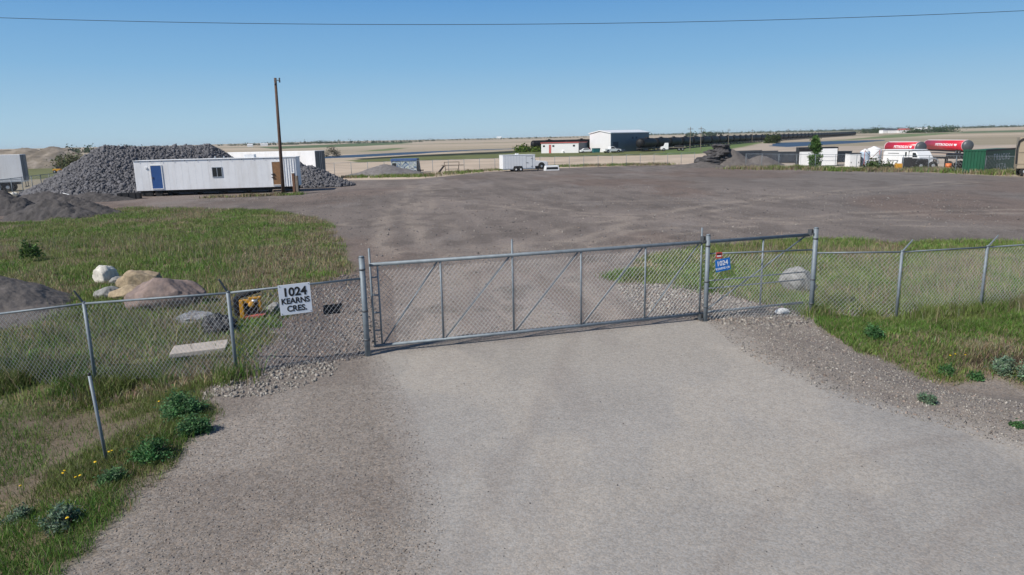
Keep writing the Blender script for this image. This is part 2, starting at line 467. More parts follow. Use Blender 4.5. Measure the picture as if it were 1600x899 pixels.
FAR = [  # straw field by default; pixel polygons of the country beyond the yard, albedo, name
 ('straw', [(330, 262), (560, 252), (800, 246), (1000, 241), (1110, 239), (1110, 262), (870, 266), (640, 285), (330, 290)], (0.47, 0.385, 0.30)),
 ('green', [(540, 251), (640, 244), (800, 237), (1000, 233), (1060, 233), (1060, 241), (1000, 243), (800, 247), (560, 254)], (0.135, 0.15, 0.06)),
 ('dark', [(560, 248), (640, 243), (780, 237), (850, 234), (850, 236), (780, 240.5), (640, 246), (560, 250)], (0.03, 0.035, 0.02)),
 ('green2', [(1030, 243), (1040, 231), (1130, 223), (1185, 222), (1190, 224), (1160, 230), (1100, 240)], (0.12, 0.17, 0.06)),
 ('sandy', [(1100, 240), (1165, 230), (1200, 222), (1215, 230), (1390, 228), (1600, 226), (1600, 262), (1300, 262), (1100, 262)], (0.40, 0.34, 0.28)),
 ('grassL', [(-300, 300), (60, 280), (110, 276), (110, 262), (40, 262), (-300, 278)], (0.14, 0.15, 0.07)),
 ('crop', [(400, 230), (520, 226), (560, 224), (640, 221.5), (640, 224), (560, 229), (430, 233)], (0.10, 0.14, 0.065)),
 ('crop2', [(560, 237), (610, 232), (640, 231), (600, 236)], (0.14, 0.18, 0.08)),
 ('crop3', [(1280, 222), (1400, 210), (1460, 208), (1500, 207), (1440, 213), (1330, 219)], (0.16, 0.20, 0.10)),
 ('crop4', [(1500, 206), (1700, 201), (1700, 204), (1500, 208.5)], (0.12, 0.16, 0.09)),
]
POND = [
 [(500, 245), (540, 242.8), (640, 238), (740, 234.2), (850, 230.9), (850, 231.5), (740, 235.4), (690, 238), (640, 241.6), (560, 246), (500, 248)],
 [(1203, 228.5), (1212, 223.5), (1290, 221), (1380, 219), (1382, 220), (1340, 223.5), (1230, 230)],
]
FARW = [(n, poly_world(p), np.array(c)) for n, p, c in FAR]
PONDW = [poly_world(p) for p in POND]

TRACKS = [(poly_world(l_), w_) for l_, w_ in (
 ([(640, 545), (650, 430), (625, 350), (650, 295), (700, 280)], .8), ([(800, 530), (750, 420), (665, 345), (650, 290)], .7),
 ([(920, 520), (850, 430), (1000, 365), (1350, 335), (1600, 330)], .6), ([(740, 540), (730, 440), (830, 385), (950, 350), (1250, 305), (1500, 285)], .8),
 ([(560, 350), (700, 330), (900, 318), (1200, 312)], .5), ([(620, 400), (780, 388), (1000, 375)], .6), ([(600, 300), (780, 288), (1000, 275)], .6), ([(700, 310), (900, 335), (1250, 345), (1600, 352)], .5))]
def ground_color(x, y, mk):
    d = np.hypot(x, y)
    n = x.shape[0]
    big = fbm(x / 6, y / 6, 31, 4); mid = fbm(x / 1.7, y / 1.7, 32, 4)
    # far country: stubble fields in bands
    wav = fbm(x / 260, y / 140, 33, 4)
    ang = x * 0.35 + y
    strip = _hash(np.floor(ang / 170 + 0.5 * wav), np.floor((x - 0.3 * y) / 900), 5)
    field = mixc(np.tile(np.array([0.43, 0.36, 0.275]), (n, 1)), np.tile(np.array([0.27, 0.24, 0.17]), (n, 1)), sm(strip * 1.3 - 0.3) * 0.8)
    field = mixc(field, np.tile(np.array([0.15, 0.18, 0.095]), (n, 1)), sm((strip - 0.86) / 0.05) * sm((d - 900) / 400) * 0.7)
    field *= (0.85 + 0.3 * wav)[:, None]
    furrow = 0.5 + 0.5 * np.sin((x * 0.25 + y) / 9 + 3 * wav)
    field *= (0.94 + 0.1 * furrow)[:, None]
    col = field
    grit = np.full(n, 0.15)
    sel = (d > 60) & (d < 3500) & (y > 0)
    xs, ys = x[sel], y[sel]
    sub = col[sel]
    wob = (fbm(xs / 7, ys / 7, 44, 3) - 0.5)
    for nm, pl, c in FARW:
        s = sdf(pl, xs, ys) + wob * 0.02 * np.hypot(xs, ys)
        w = 0.006 * np.hypot(xs, ys)
        t = sm(s / w * 0.5 + 0.5)
        cc = np.tile(c, (len(xs), 1)) * (0.75 + 0.5 * fbm(xs / 5, ys / 5, 45, 3))[:, None]
        sub = mixc(sub, cc, t)
    col[sel] = sub
    # rough verge between the yard and the far fence
    nearz = sm((175 - d) / 20)
    # gravel shoulders in front
    fr = sm((60 - d) / 10)
    shoulder = np.tile(np.array([0.218, 0.196, 0.175]), (n, 1)) * (0.72 + 0.55 * big)[:, None]
    shoulder = mixc(shoulder, np.tile(np.array([0.18, 0.158, 0.142]), (n, 1)), sm((mid - 0.5) / 0.2) * 0.6)
    shoulder = mixc(shoulder, np.tile(np.array([0.29, 0.265, 0.24]), (n, 1)), sm((fbm(x / 2.6, y / 2.6, 37, 3) - 0.55) / 0.15) * 0.6)
    col = mixc(col, shoulder, fr)
    grit = grit * (1 - fr) + 0.56 * fr
    # yard surface
    tr = fbm((x * 0.97 + y * 0.2) / 0.9, (y * 0.97 - x * 0.2) / 14, 34, 4)
    yard = np.tile(np.array([0.172, 0.150, 0.137]), (n, 1)) * (0.72 + 0.55 * big)[:, None] * (0.8 + 0.4 * tr)[:, None]
    yard = mixc(yard, np.tile(np.array([0.175, 0.163, 0.155]), (n, 1)), sm((x - 5 - 0.1 * y) / 30) * 0.8)
    yard = mixc(yard, np.tile(np.array([0.15, 0.105, 0.085]), (n, 1)), sm((fbm(x / 14, y / 22, 35, 3) - 0.5) / 0.15) * 0.45)
    dusty = sm((34 - y) / 14) * sm((x + 5) / 3) * sm((9 - x) / 4)
    yard = mixc(yard, np.tile(np.array([0.255, 0.23, 0.21]), (n, 1)) * (0.7 + 0.6 * mid)[:, None], dusty * (0.35 + 0.6 * sm((tr - 0.4) / 0.3)))
    light = sm((fbm(x / 3, y / 9, 36, 4) - 0.6) / 0.1) * 0.35
    yard = mixc(yard, np.tile(np.array([0.24, 0.22, 0.21]), (n, 1)), light)
    tk_ = np.zeros(n)
    for ln, wd in TRACKS:
        dm = np.full(n, 99.0); q_ = (d > 12) & (d < 130) & (y > 10)
        for (ax, ay), (bx_, by_) in zip(ln[:-1], ln[1:]):
            ex_, ey_ = bx_ - ax, by_ - ay
            t_ = np.clip(((x[q_] - ax) * ex_ + (y[q_] - ay) * ey_) / (ex_ * ex_ + ey_ * ey_), 0, 1)
            dm[q_] = np.minimum(dm[q_], np.hypot(x[q_] - ax - ex_ * t_, y[q_] - ay - ey_ * t_))
        dm = dm + 0.9 * (mid - .5) + 1.2 * (big - .5)
        tk_ = np.maximum(tk_, sm((wd - np.abs(np.abs(dm) - 1.0)) / wd) * (0.35 + 0.7 * sm((fbm(x / 1.2, y / 4.5, 39, 4) - .38) / .25)))
    yard = mixc(yard, np.tile(np.array([0.27, 0.235, 0.205]), (n, 1)), np.clip(tk_, 0, 1) * .75)
    blot = sm((fbm(x / 1.3, y / 1.9, 40, 4) - 0.6) / 0.06) * .45
    yard = mixc(yard, np.tile(np.array([0.10, 0.088, 0.082]), (n, 1)), blot)
    col = mixc(col, yard, mk['yard'])
    grit = grit * (1 - mk['yard']) + 0.75 * mk['yard']
    # paved apron
    pave = np.tile(np.array([0.295, 0.281, 0.264]), (n, 1)) * (0.87 + 0.26 * big)[:, None] * (0.93 + 0.14 * mid)[:, None]
    pave = mixc(pave, np.tile(np.array([0.33, 0.305, 0.270]), (n, 1)), sm((y - 11) / 4) * 0.6)
    pave = mixc(pave, np.tile(np.array([0.26, 0.24, 0.225]), (n, 1)), sm((fbm(x / 1.1, y / 3.2, 38, 4) - 0.58) / 0.12) * 0.35)
    arc = sm(1 - np.abs(np.hypot(x - 9.5, y - 1.5) - 9.2 + .5 * (big - .5)) / .28) + sm(1 - np.abs(np.hypot(x - 9.5, y - 1.5) - 7.4 + .5 * (big - .5)) / .28) + sm(1 - np.abs(x + .35 - .22 * (y - 8) + .4 * (big - .5)) / .35)
    pave = mixc(pave, np.tile(np.array([0.245, 0.22, 0.20]), (n, 1)), np.clip(arc, 0, 1) * .34)
    pave = mixc(pave, np.tile(np.array([0.40, 0.365, 0.32]), (n, 1)), sm((fbm(x / 1.6, y / 2.4, 47, 4) - .52) / .14) * .35)
    col = mixc(col, pave, mk['pave'])
    grit = grit * (1 - mk['pave']) + 0.32 * mk['pave']
    # soil under the grass
    g = np.maximum.reduce([mk['gl'], mk['gf'], mk['gr'], mk['grf']])
    soil = mixc(np.tile(np.array([0.10, 0.105, 0.045]), (n, 1)), np.tile(np.array([0.16, 0.13, 0.085]), (n, 1)), sm((mid - 0.4) / 0.25))
    soil = mixc(soil, np.tile(np.array([0.135, 0.112, 0.085]), (n, 1)), mk['bare'] * 0.9)
    soil = mixc(soil, np.tile(np.array([0.03, 0.022, 0.015]), (n, 1)), mk['wet'])
    col = mixc(col, soil, g)
    grit = grit * (1 - g) + 0.5 * g
    return col, grit

def ground_material():
    mm = bpy.data.materials.new('ground_surface')
    mm.use_nodes = True
    nt = mm.node_tree; N = nt.nodes; L = nt.links; b = N["Principled BSDF"]
    b.inputs["Roughness"].default_value = 0.95; b.inputs["Specular IOR Level"].default_value = 0.15
    tc = N.new("ShaderNodeTexCoord")
    at = N.new("ShaderNodeAttribute"); at.attribute_name = 'base'
    gr = N.new("ShaderNodeAttribute"); gr.attribute_name = 'grit'
    def math_(op, a, bb, c=None):
        q = N.new("ShaderNodeMath"); q.operation = op
        for i, v in enumerate((a, bb, c)):
            if v is None: continue
            if isinstance(v, (int, float)): q.inputs[i].default_value = v
            else: L.new(v, q.inputs[i])
        return q.outputs[0]
    vo = N.new("ShaderNodeTexVoronoi"); vo.inputs["Scale"].default_value = 42
    L.new(tc.outputs["Object"], vo.inputs["Vector"])
    sx = N.new("ShaderNodeSeparateColor"); L.new(vo.outputs["Color"], sx.inputs[0])
    vo2 = N.new("ShaderNodeTexVoronoi"); vo2.inputs["Scale"].default_value = 13
    L.new(tc.outputs["Object"], vo2.inputs["Vector"])
    sx2 = N.new("ShaderNodeSeparateColor"); L.new(vo2.outputs["Color"], sx2.inputs[0])
    no = N.new("ShaderNodeTexNoise"); no.inputs["Scale"].default_value = 5; no.inputs["Detail"].default_value = 9; no.inputs["Roughness"].default_value = 0.75
    L.new(tc.outputs["Object"], no.inputs["Vector"])
    no2 = N.new("ShaderNodeTexNoise"); no2.inputs["Scale"].default_value = 110; no2.inputs["Detail"].default_value = 3
    L.new(tc.outputs["Object"], no2.inputs["Vector"])
    # 1 + grit * (stones - mean)
    s1 = math_('MULTIPLY_ADD', sx.outputs[0], 0.95, -0.475)
    s2 = math_('MULTIPLY_ADD', sx2.outputs[0], 0.34, -0.17)
    s3 = math_('MULTIPLY_ADD', no.outputs[0], 0.6, -0.3)
    s4 = math_('MULTIPLY_ADD', no2.outputs[0], 0.9, -0.45)
    t = math_('ADD', math_('ADD', s1, s2), math_('ADD', s3, s4))
    k = math_('MULTIPLY_ADD', t, gr.outputs["Fac"], 1.0)
    k = math_('MAXIMUM', k, 0.12)
    sc = N.new("ShaderNodeVectorMath"); sc.operation = 'SCALE'
    L.new(at.outputs["Color"], sc.inputs[0]); L.new(k, sc.inputs["Scale"])
    # a slight brown or grey tint from stone to stone
    mx = N.new("ShaderNodeMix"); mx.data_type = 'RGBA'; mx.blend_type = 'MULTIPLY'
    cr = N.new("ShaderNodeValToRGB"); cr.color_ramp.elements[0].color = (0.90, 0.97, 1.06, 1); cr.color_ramp.elements[1].color = (1.12, 1.0, 0.88, 1)
    L.new(sx.outputs[1], cr.inputs[0]); L.new(gr.outputs["Fac"], mx.inputs[0])
    L.new(sc.outputs[0], mx.inputs[6]); L.new(cr.outputs[0], mx.inputs[7])
    L.new(mx.outputs[2], b.inputs["Base Color"])
    bp = N.new("ShaderNodeBump"); bp.inputs["Distance"].default_value = 0.02
    L.new(math_('MULTIPLY', gr.outputs["Fac"], 0.55), bp.inputs["Strength"])
    L.new(math_('ADD', math_('MULTIPLY', vo.outputs["Distance"], -0.8), math_('ADD', no.outputs[0], math_('MULTIPLY', vo2.outputs["Distance"], -0.6))), bp.inputs["Height"])
    L.new(bp.outputs[0], b.inputs["Normal"])
    return mm

def build_ground():
    a_f = np.radians(np.concatenate([np.arange(-180, -50, 4.0), np.arange(-50, 50, 0.22), np.arange(50, 180.0, 4.0)]))
    rad = [0.6]
    while rad[-1] < 11000:
        r = rad[-1]
        rad.append(r * (1.010 if 5 < r < 400 else 1.04 if r <= 5 else 1.012))
    rad = np.array(rad)
    A, Rr = np.meshgrid(a_f, rad)
    x = (np.sin(A) * Rr).ravel(); y = (np.cos(A) * Rr).ravel()
    nc = len(a_f); nr = len(rad)
    mk = masks(x, y)
    col, grit = ground_color(x, y, mk)
    z = hz(x, y)
    V = np.stack([x, y, z], 1)
    i, j = np.meshgrid(np.arange(nr - 1), np.arange(nc), indexing='ij')
    j2 = (j + 1) % nc
    F = np.stack([i * nc + j, i * nc + j2, (i + 1) * nc + j2, (i + 1) * nc + j], -1).reshape(-1, 4)[:, ::-1]
    cx = x[F].mean(1); cy = y[F].mean(1)
    pave = mk['pave'][F].mean(1); yard = mk['yard'][F].mean(1)
    g = np.maximum.reduce([mk['gl'], mk['gf'], mk['gr'], mk['grf']])[F].mean(1)
    d = np.hypot(cx, cy)
    pond = np.zeros(len(F), bool)
    far = (d > 90) & (d < 4000) & (cy > 0)
    for pl in PONDW:
        s = np.full(len(F), -9.0); s[far] = sdf(pl, cx[far], cy[far])
        pond |= s > 0
    zone = np.where(pond, 4, np.where(pave > 0.5, 1, np.where((yard > 0.5) & (g < 0.5), 2, np.where(d > 62, 3, 0))))
    gm = ground_material()
    wm = mat('pond_water', (0.03, 0.055, 0.10), 0.5, 0, 0.25, 0.05, bump=0.0)
    for zi, nm in ((0, 'ground'), (1, 'driveway'), (2, 'gravel_yard'), (3, 'farmland'), (4, 'pond')):
        Fz = F[zone == zi]
        u, inv = np.unique(Fz, return_inverse=True)
        o = np_mesh(nm, V[u], inv.reshape(-1, 4), wm if zi == 4 else gm, base=col[u], smooth=True, extra={'grit': grit[u]})
        o['kind'] = 'structure'
    # the small disc under the camera
    k0 = np.arange(nc)
    V0 = np.concatenate([[[0, 0, float(hz(0, 0))]], V[:nc]])
    F0 = np.stack([np.zeros(nc, int), (k0 + 1) % nc + 1, k0 + 1], 1)
    m0 = masks(V0[:, 0], V0[:, 1]); c0, g0 = ground_color(V0[:, 0], V0[:, 1], m0)
    o = np_mesh('road', V0, F0, gm, base=c0, extra={'grit': g0}); o['kind'] = 'structure'
build_ground()

# ------------------------------------------------------------------ chain-link fences
def wires(mb, A, B, z0, z1, pitch=0.07, r=0.002):
    """two families of slanting wires between A and B (3D base points), heights z0..z1 above them"""
    A = Vector(A); B = Vector(B)
    Lh = Vector((B.x - A.x, B.y - A.y, 0)).length
    H = z1 - z0
    nrm = Vector((-(B.y - A.y), B.x - A.x, 0)).normalized()
    def pt(u, v):
        return A + (B - A) * (u / Lh) + Vector((0, 0, z0 + v))
    k = 1.15                                   # rise over run
    span = H / k
    c = -span
    while c < Lh:
        for sgn in (1, -1):
            u0, v0, u1, v1 = (c, 0, c + span, H) if sgn > 0 else (c + span, 0, c, H)
            pts = []
            # clip to 0..Lh
            a, b = 0.0, 1.0
            du = u1 - u0
            t0, t1 = (0 - u0) / du, (Lh - u0) / du
            lo, hi = max(0, min(t0, t1)), min(1, max(t0, t1))
            if hi - lo < 0.01: continue
            p = pt(u0 + du * lo, H * lo) + nrm * r * sgn; q = pt(u0 + du * hi, H * hi) + nrm * r * sgn
            mb.cyl(p, q, r, n=3, cap=False)
        c += pitch
    return mb

def fence(name, label, pts, h, post_r=0.03, arm=None, pitch=0.07, wr=0.002, skip=(), posts=True, rail_r=0.021, group=None, mesh=True, mid=False):
    t = thing(name, label, 'fence', pts[0], 0, group)
    o = pts[0]
    lp = [p - o for p in pts]
    for i, p in enumerate(lp):
        if i in skip: continue
        b = MB(); b.cyl(p + Vector((0, 0, -0.25)), p + Vector((0, 0, h)), post_r, n=10)
        b.cyl(p + Vector((0, 0, h)), p + Vector((0, 0, h + 0.03)), post_r * 1.15, post_r * 0.6, n=10)
        po = b.build('post', M['galv'], t, True)
        if arm is not None:
            a = Vector(arm)
            mbb = MB(); mbb.cyl(p + Vector((0, 0, h - 0.02)), p + Vector((0, 0, h + 0.02)) + a, 0.024, 0.018, n=6)
            mbb.build('barbed_wire_arm', M['galv_dark' if a.x < 0 else 'galv'], po)
    rb = MB()
    for a, b in zip(lp[:-1], lp[1:]):
        rb.cyl(a + Vector((0, 0, h - 0.02)), b + Vector((0, 0, h - 0.02)), rail_r, n=8)
    rb.build('rail', M['galv'], t, True)
    if mesh:
        wb = MB()
        for a, b in zip(lp[:-1], lp[1:]): wires(wb, a, b, 0.03, h - 0.03, pitch, wr)
        wb.build('chain_link_mesh', M['wire'], t)
    return t

PL = P(575, 556); PM = P(1102, 502)
gdir = Vector((PM.x - PL.x, PM.y - PL.y, 0)).normalized()
gback = Vector((-gdir.y, gdir.x, 0))
GRZ = math.atan2(gdir.y, gdir.x)
pr = PL + gdir * 11.55
PR = on_ground(pr.x, pr.y, -0.06)
PL = on_ground(PL.x, PL.y); PM = on_ground(PM.x, PM.y)

F1 = P(370, 587); F2 = P(151, 606)
d2 = (F2 - F1)
F3 = on_ground(F2.x + d2.x, F2.y + d2.y); F4 = on_ground(F3.x + d2.x, F3.y + d2.y * 0.9)
F5 = on_ground(F4.x + d2.x, F4.y + d2.y * 0.8)
_rn = ray(352, 448).cross(ray(133, 474.5))
for F_ in (F2, F3, F4, F5):
    F_.z = EYE - (_rn.x * F_.x + _rn.y * F_.y) / _rn.z - 1.74
fence('chain_link_fence', 'near chain-link fence left of the gate, in front of the boulders', [PL, F1, F2, F3, F4, F5], 1.76, 0.038, arm=(-0.12, -0.08, 0.26), skip=(0,), rail_r=0.024, pitch=0.1, wr=0.0031)
Q1 = P(1400, 497); Q2 = P(1531, 487)
dq = Q2 - Q1
Q3 = on_ground(Q2.x + dq.x, Q2.y + dq.y); Q4 = on_ground(Q3.x + dq.x, Q3.y + dq.y); Q5 = on_ground(Q4.x + dq.x, Q4.y + dq.y)
fence('chain_link_fence', 'near chain-link fence right of the gate, running off along the green ditch', [PR, Q1, Q2, Q3, Q4, Q5], 1.74, 0.036, arm=(0.2, -0.08, 0.28), skip=(0,), pitch=0.1, wr=0.0031)

# ------------------------------------------------------------------ sliding gate and its posts
gate = thing('sliding_gate', 'long galvanised chain-link cantilever gate closing the paved driveway', 'gate', PL + gback * 0.16 + Vector((0, 0, 0.0)), GRZ)
GA = PL + gback * 0.16
def gx(px, py):
    return plane_hit(px, py, GA, GA + gdir)[0]
g0 = 0.16; gm_ = 8.42; g1 = 11.5
zt, zb = 2.0, 0.16
MB().cyl((g0, 0, zt), (g1 - 0.02, 0, zt), 0.042, n=12).build('top_rail', M['galv'], gate, True)
MB().cyl((g0, 0, zb), (gm_ + 0.0, 0, zb), 0.036, n=12).build('bottom_rail', M['galv'], gate, True)
MB().cyl((gm_ + 0.04, 0, zb + 0.03), (g1 - 0.1, 0, zb + 0.03), 0.032, n=10).build('tail_rail', M['galv'], gate, True)
for zz in (0.92, 1.12):
    MB().cyl((gm_ + 0.05, 0, zz - 0.12), (g1 - 0.1, 0, zz - 0.10), 0.017, n=8).build('tail_crossbar', M['galv'], gate, True)
ux = [gx(693, 527), gx(803, 517), gx(908, 505), gx(1007, 497)]
xs_ = [g0 + 0.02] + ux + [gm_ - 0.1]
for k, x in enumerate(xs_ + [gx(1190, 430)]):
    top = zt - 0.03
    if k in (0, 2, 5): top = zt + 0.36
    b = MB().cyl((x, 0.0, zb), (x, 0.0, top), 0.024, n=8)
    if k == 0: b.cyl((x + 0.16, 0.0, zb), (x + 0.16, 0.0, zt), 0.02, n=8); [b.box(x, x + 0.16, -0.015, 0.015, zz, zz + 0.03) for zz in (0.5, 0.9, 1.3, 1.7)]
    b.build('upright', M['galv'], gate, True)
for k in range(5):
    MB().cyl((xs_[k] + (0.2 if k == 0 else 0.06), 0.02, zb + 0.03), (xs_[k + 1] - 0.07, 0.02, zt - 0.04), 0.018, n=8).build('brace', M['galv'], gate, True)
MB().cyl((gm_ + 0.06, 0.02, zb + 0.06), (g1 - 0.12, 0.02, zt - 0.03), 0.019, n=8).build('brace', M['galv'], gate, True)
wb = MB(); wires(wb, (g0, 0, 0), (gm_, 0, 0), zb + 0.03, zt - 0.04, 0.1, 0.0031); wb.build('chain_link_mesh', M['wire'], gate)

pan = thing('fence_panel', 'fixed chain-link fence panel between the two roller posts, carrying the blue sign', 'fence panel', PM + gback * 0.02, GRZ)
MB().cyl((0.05, 0, 1.72), (3.08, 0, 1.62), 0.02, n=8).build('rail', M['galv'], pan, True)
wb = MB(); wires(wb, (0.05, -0.02, 0), (3.08, -0.02, PR.z - PM.z), 0.04, 1.70, 0.1, 0.0031); wb.build('chain_link_mesh', M['wire'], pan)

def gate_post(p, h, label, rollers, r=0.055):
    t = thing('gate_post', label, 'gate post', p, GRZ, 'posts of the sliding gate')
    b = MB().cyl((0, 0, -0.3), (0, 0, h), r, n=16); b.cyl((0, 0, h), (0, 0, h + 0.03), r * 1.08, r * 0.7, n=16)
    b.build('pole', M['galv'], t, True)
    for z in (0.35, 1.0, h - 0.28):
        MB().cyl((0, 0, z), (0, 0, z + 0.04), r * 1.12, n=16).build('band', M['galv_dark'], t, True)
    for z in rollers:
        br = MB().box(-0.1, 0.02, -0.02, 0.16, z - 0.06, z - 0.02); br.box(-0.12, -0.1, 0.02, 0.16, z - 0.08, z + 0.07)
        ro = MB().cyl((-0.09, 0.09, z), (-0.03, 0.09, z), 0.075, n=16).build('roller', M['rubber'], t)
        MB().cyl((-0.095, 0.09, z), (-0.025, 0.09, z), 0.038, n=12).build('hub', M['alu'], ro)
        br.build('roller_bracket', M['galv_dark'], t)
    return t
gate_post(PL, 2.2, 'thick galvanised latch post where the gate meets the left fence', (), 0.062)
gate_post(PM, 2.18, 'galvanised gate post beside the blue number sign, with rollers above and below', (2.08, 0.1))
gate_post(PR, 2.36, 'galvanised gate post in the grass where the right-hand fence starts, roller at its top', (2.26,), 0.06)

# ------------------------------------------------------------------ signs on the fences
def sign_frame(px, py, A, B, off):
    s, p = plane_hit(px, py, A, B)
    u = Vector((B.x - A.x, B.y - A.y, 0)).normalized(); n = Vector((u.y, -u.x, 0))
    return p + n * off, math.atan2(u.y, u.x)
p, rz = sign_frame(461, 466.5, F1, PL, 0.05)
sg = thing('address_sign', 'white square sign reading 1024 KEARNS CRES. wired to the fence', 'sign', p, rz)
sg.rotation_euler = (0, R(-1.0), rz)
sw = 0.32
bevel(MB().box(-sw, sw, -0.004, 0.004, -sw * 1.0, sw * 1.0).build('panel', M['sign_white'], sg), 0.002, 1)
text_part('house_number', '1024', 0.245, 0, 0.15, -0.0065, M['black'], sg, bold=0.008)
text_part('street_name', 'KEARNS', 0.165, 0, -0.035, -0.0065, M['black'], sg, bold=0.0055, squash=0.95)
text_part('street_name', 'CRES.', 0.17, 0.015, -0.20, -0.0065, M['black'], sg, bold=0.0055, squash=0.95)
for xx in (-sw + 0.03, sw - 0.03):
    for zz in (-sw + 0.03, sw - 0.03):
        MB().cyl((xx, -0.009, zz), (xx, 0.03, zz), 0.009, n=8).build('bolt', M['galv_dark'], sg)
p, rz = sign_frame(1127.5, 413.5, PM, PR, 0.06)
sg = thing('address_sign', 'blue number sign with white figures 1024 on the panel beside the gate post', 'sign', p, rz)
sg.rotation_euler = (0, R(-7), rz)
bevel(MB().box(-0.21, 0.21, -0.003, 0.003, -0.155, 0.155).build('panel', M['sign_blue'], sg), 0.002, 1)
text_part('house_number', '1024', 0.17, -0.015, 0.045, -0.0055, M['text_white'], sg, bold=0.003, squash=0.95)
text_part('street_name', 'KEARNS CR', 0.075, -0.01, -0.085, -0.0055, M['text_white'], sg, bold=0.001)
p, rz = sign_frame(1121.5, 398.5, PM, PR, 0.06)
sg = thing('warning_sign', 'small red and white sign above the blue number sign', 'sign', p, rz)
MB().box(-0.085, 0.085, -0.003, 0.003, -0.075, 0.075).build('panel', M['sign_red'], sg)
b = MB().box(-0.06, 0.06, -0.0055, -0.0032, -0.035, -0.005); b.build('white_band', M['text_white'], sg)
b = MB().box(-0.065, 0.065, -0.0055, -0.0032, 0.01, 0.045); b.build('black_band', M['black'], sg)
p, rz = sign_frame(520, 484, F1, PL, -0.05)
pk = thing('black_panel', 'torn black plastic panel behind the mesh, right of the white sign', 'panel', p, rz)
b = MB(); nx, nz = 12, 7
vs = []; 
for j in range(nz):
    for i in range(nx):
        u = i / (nx - 1) - 0.5; v = j / (nz - 1) - 0.5
        vs.append((u * (0.40 - 0.05 * (v < 0)) + 0.02 * math.sin(v * 7), 0.015 * math.sin(u * 25 + v * 9), v * 0.21 + 0.008 * math.sin(u * 17)))
b.add(vs, [(j * nx + i, j * nx + i + 1, (j + 1) * nx + i + 1, (j + 1) * nx + i) for j in range(nz - 1) for i in range(nx - 1)])
o = b.build('sheet', M['plastic_bag'], pk); sl = o.modifiers.new('thick', 'SOLIDIFY'); sl.thickness = 0.006
p = P(547, 500)
st = thing('paper_scrap', 'thin white scrap of paper on the gravel near the black panel', 'litter', p, 0.3)
MB().box(-0.07, 0.07, -0.015, 0.015, 0.005, 0.012).build('scrap', M['paper'], st)

# loose steel post in the left ditch
p = P(167, 722)
sp = thing('steel_post', 'short leaning steel post standing alone in the left ditch', 'post', p)
tp = plane_hit(139, 583, p, p + Vector((1, 0, 0)))[1] - p
MB().cyl(-tp * 0.1, tp * 0.97, 0.025, n=12).build('pole', M['galv'], sp, True)
MB().cyl(tp * 0.97, tp * 1.0, 0.02, n=12).build('cap', M['black'], sp, True)

# ------------------------------------------------------------------ boulders, slab and the things dumped behind the left fence
def boulder(px, py, r, label, mt, seed, rz=0, sub=4, amp=0.42, sink=0.35, freq=1.2):
    p = P(px, py)
    V, F = ico(5)
    q = np.random.default_rng(seed)
    nr_ = q.normal(size=(20, 3)); nr_ /= np.linalg.norm(nr_, axis=1)[:, None]
    dd_ = q.uniform(0.70, 0.97, 20)
    dots = V @ nr_.T
    rad = np.minimum(1.0, np.min(np.where(dots > 0.05, dd_ / np.maximum(dots, 0.05), 9), axis=1))
    rad = rad * (1 + amp * .7 * (fbm(V[:, 0] * 2 + seed + V[:, 2], V[:, 1] * 2 - V[:, 2], seed, 4) - .5) + .06 * (fbm(V[:, 0] * 9 + V[:, 2] * 7, V[:, 1] * 9 - V[:, 2] * 5, seed + 3, 3) - .5))
    bld = MB(); bld.add(V * rad[:, None] * np.array(r) * 1.15 + np.array((0, 0, r[2] * (1 - sink))), F)
    o = bld.build('boulder', M[mt], None, True)
    o.location = p; o.rotation_euler = (0, 0, rz)
    return tag(o, label, 'boulder')
boulder(167, 443, (0.36, 0.33, 0.38), 'white limestone boulder farthest left behind the fence', 'boulder_white', 3, amp=0.5)
boulder(222, 453, (0.62, 0.42, 0.40), 'tan boulder with dark cracks behind the big pink one', 'boulder_tan', 8, 0.2, amp=0.5)
boulder(258, 479, (0.98, 0.6, 0.50), 'largest boulder, pinkish brown, rising just behind the left fence rail', 'boulder_pink', 14, 0.15, amp=0.5)
boulder(205, 467, (0.55, 0.36, 0.26), 'low buff boulder against the left flank of the largest pink one', 'boulder_tan', 35, 0.1)
boulder(170, 465, (0.40, 0.26, 0.20), 'flat grey boulder in the grass left of the pink one', 'boulder_grey', 21, 0.1)
boulder(187, 445, (0.3, 0.25, 0.16), 'low mossy stone between the white and the tan boulder', 'boulder_grey', 27)
boulder(1245, 456, (0.47, 0.42, 0.40), 'mottled grey boulder in the grass behind the fixed gate panel', 'boulder_grey', 31, amp=0.45, sink=0.25)

a, b_ = P(272, 566), P(352, 548)
sl = thing('concrete_slab', 'pale concrete slab lying in the grass behind the left fence', 'slab', (a + b_) / 2, heading(a, b_))
Lh = (b_ - a).length / 2 * 1.08; sl.location.z += 0.07
bevel(MB().prism([(-Lh, 0.02), (Lh * 0.95, 0.02), (Lh, 0.16), (-Lh * 0.98, 0.13)], -0.26, 0.46).build('block', M['concrete'], sl), 0.02)

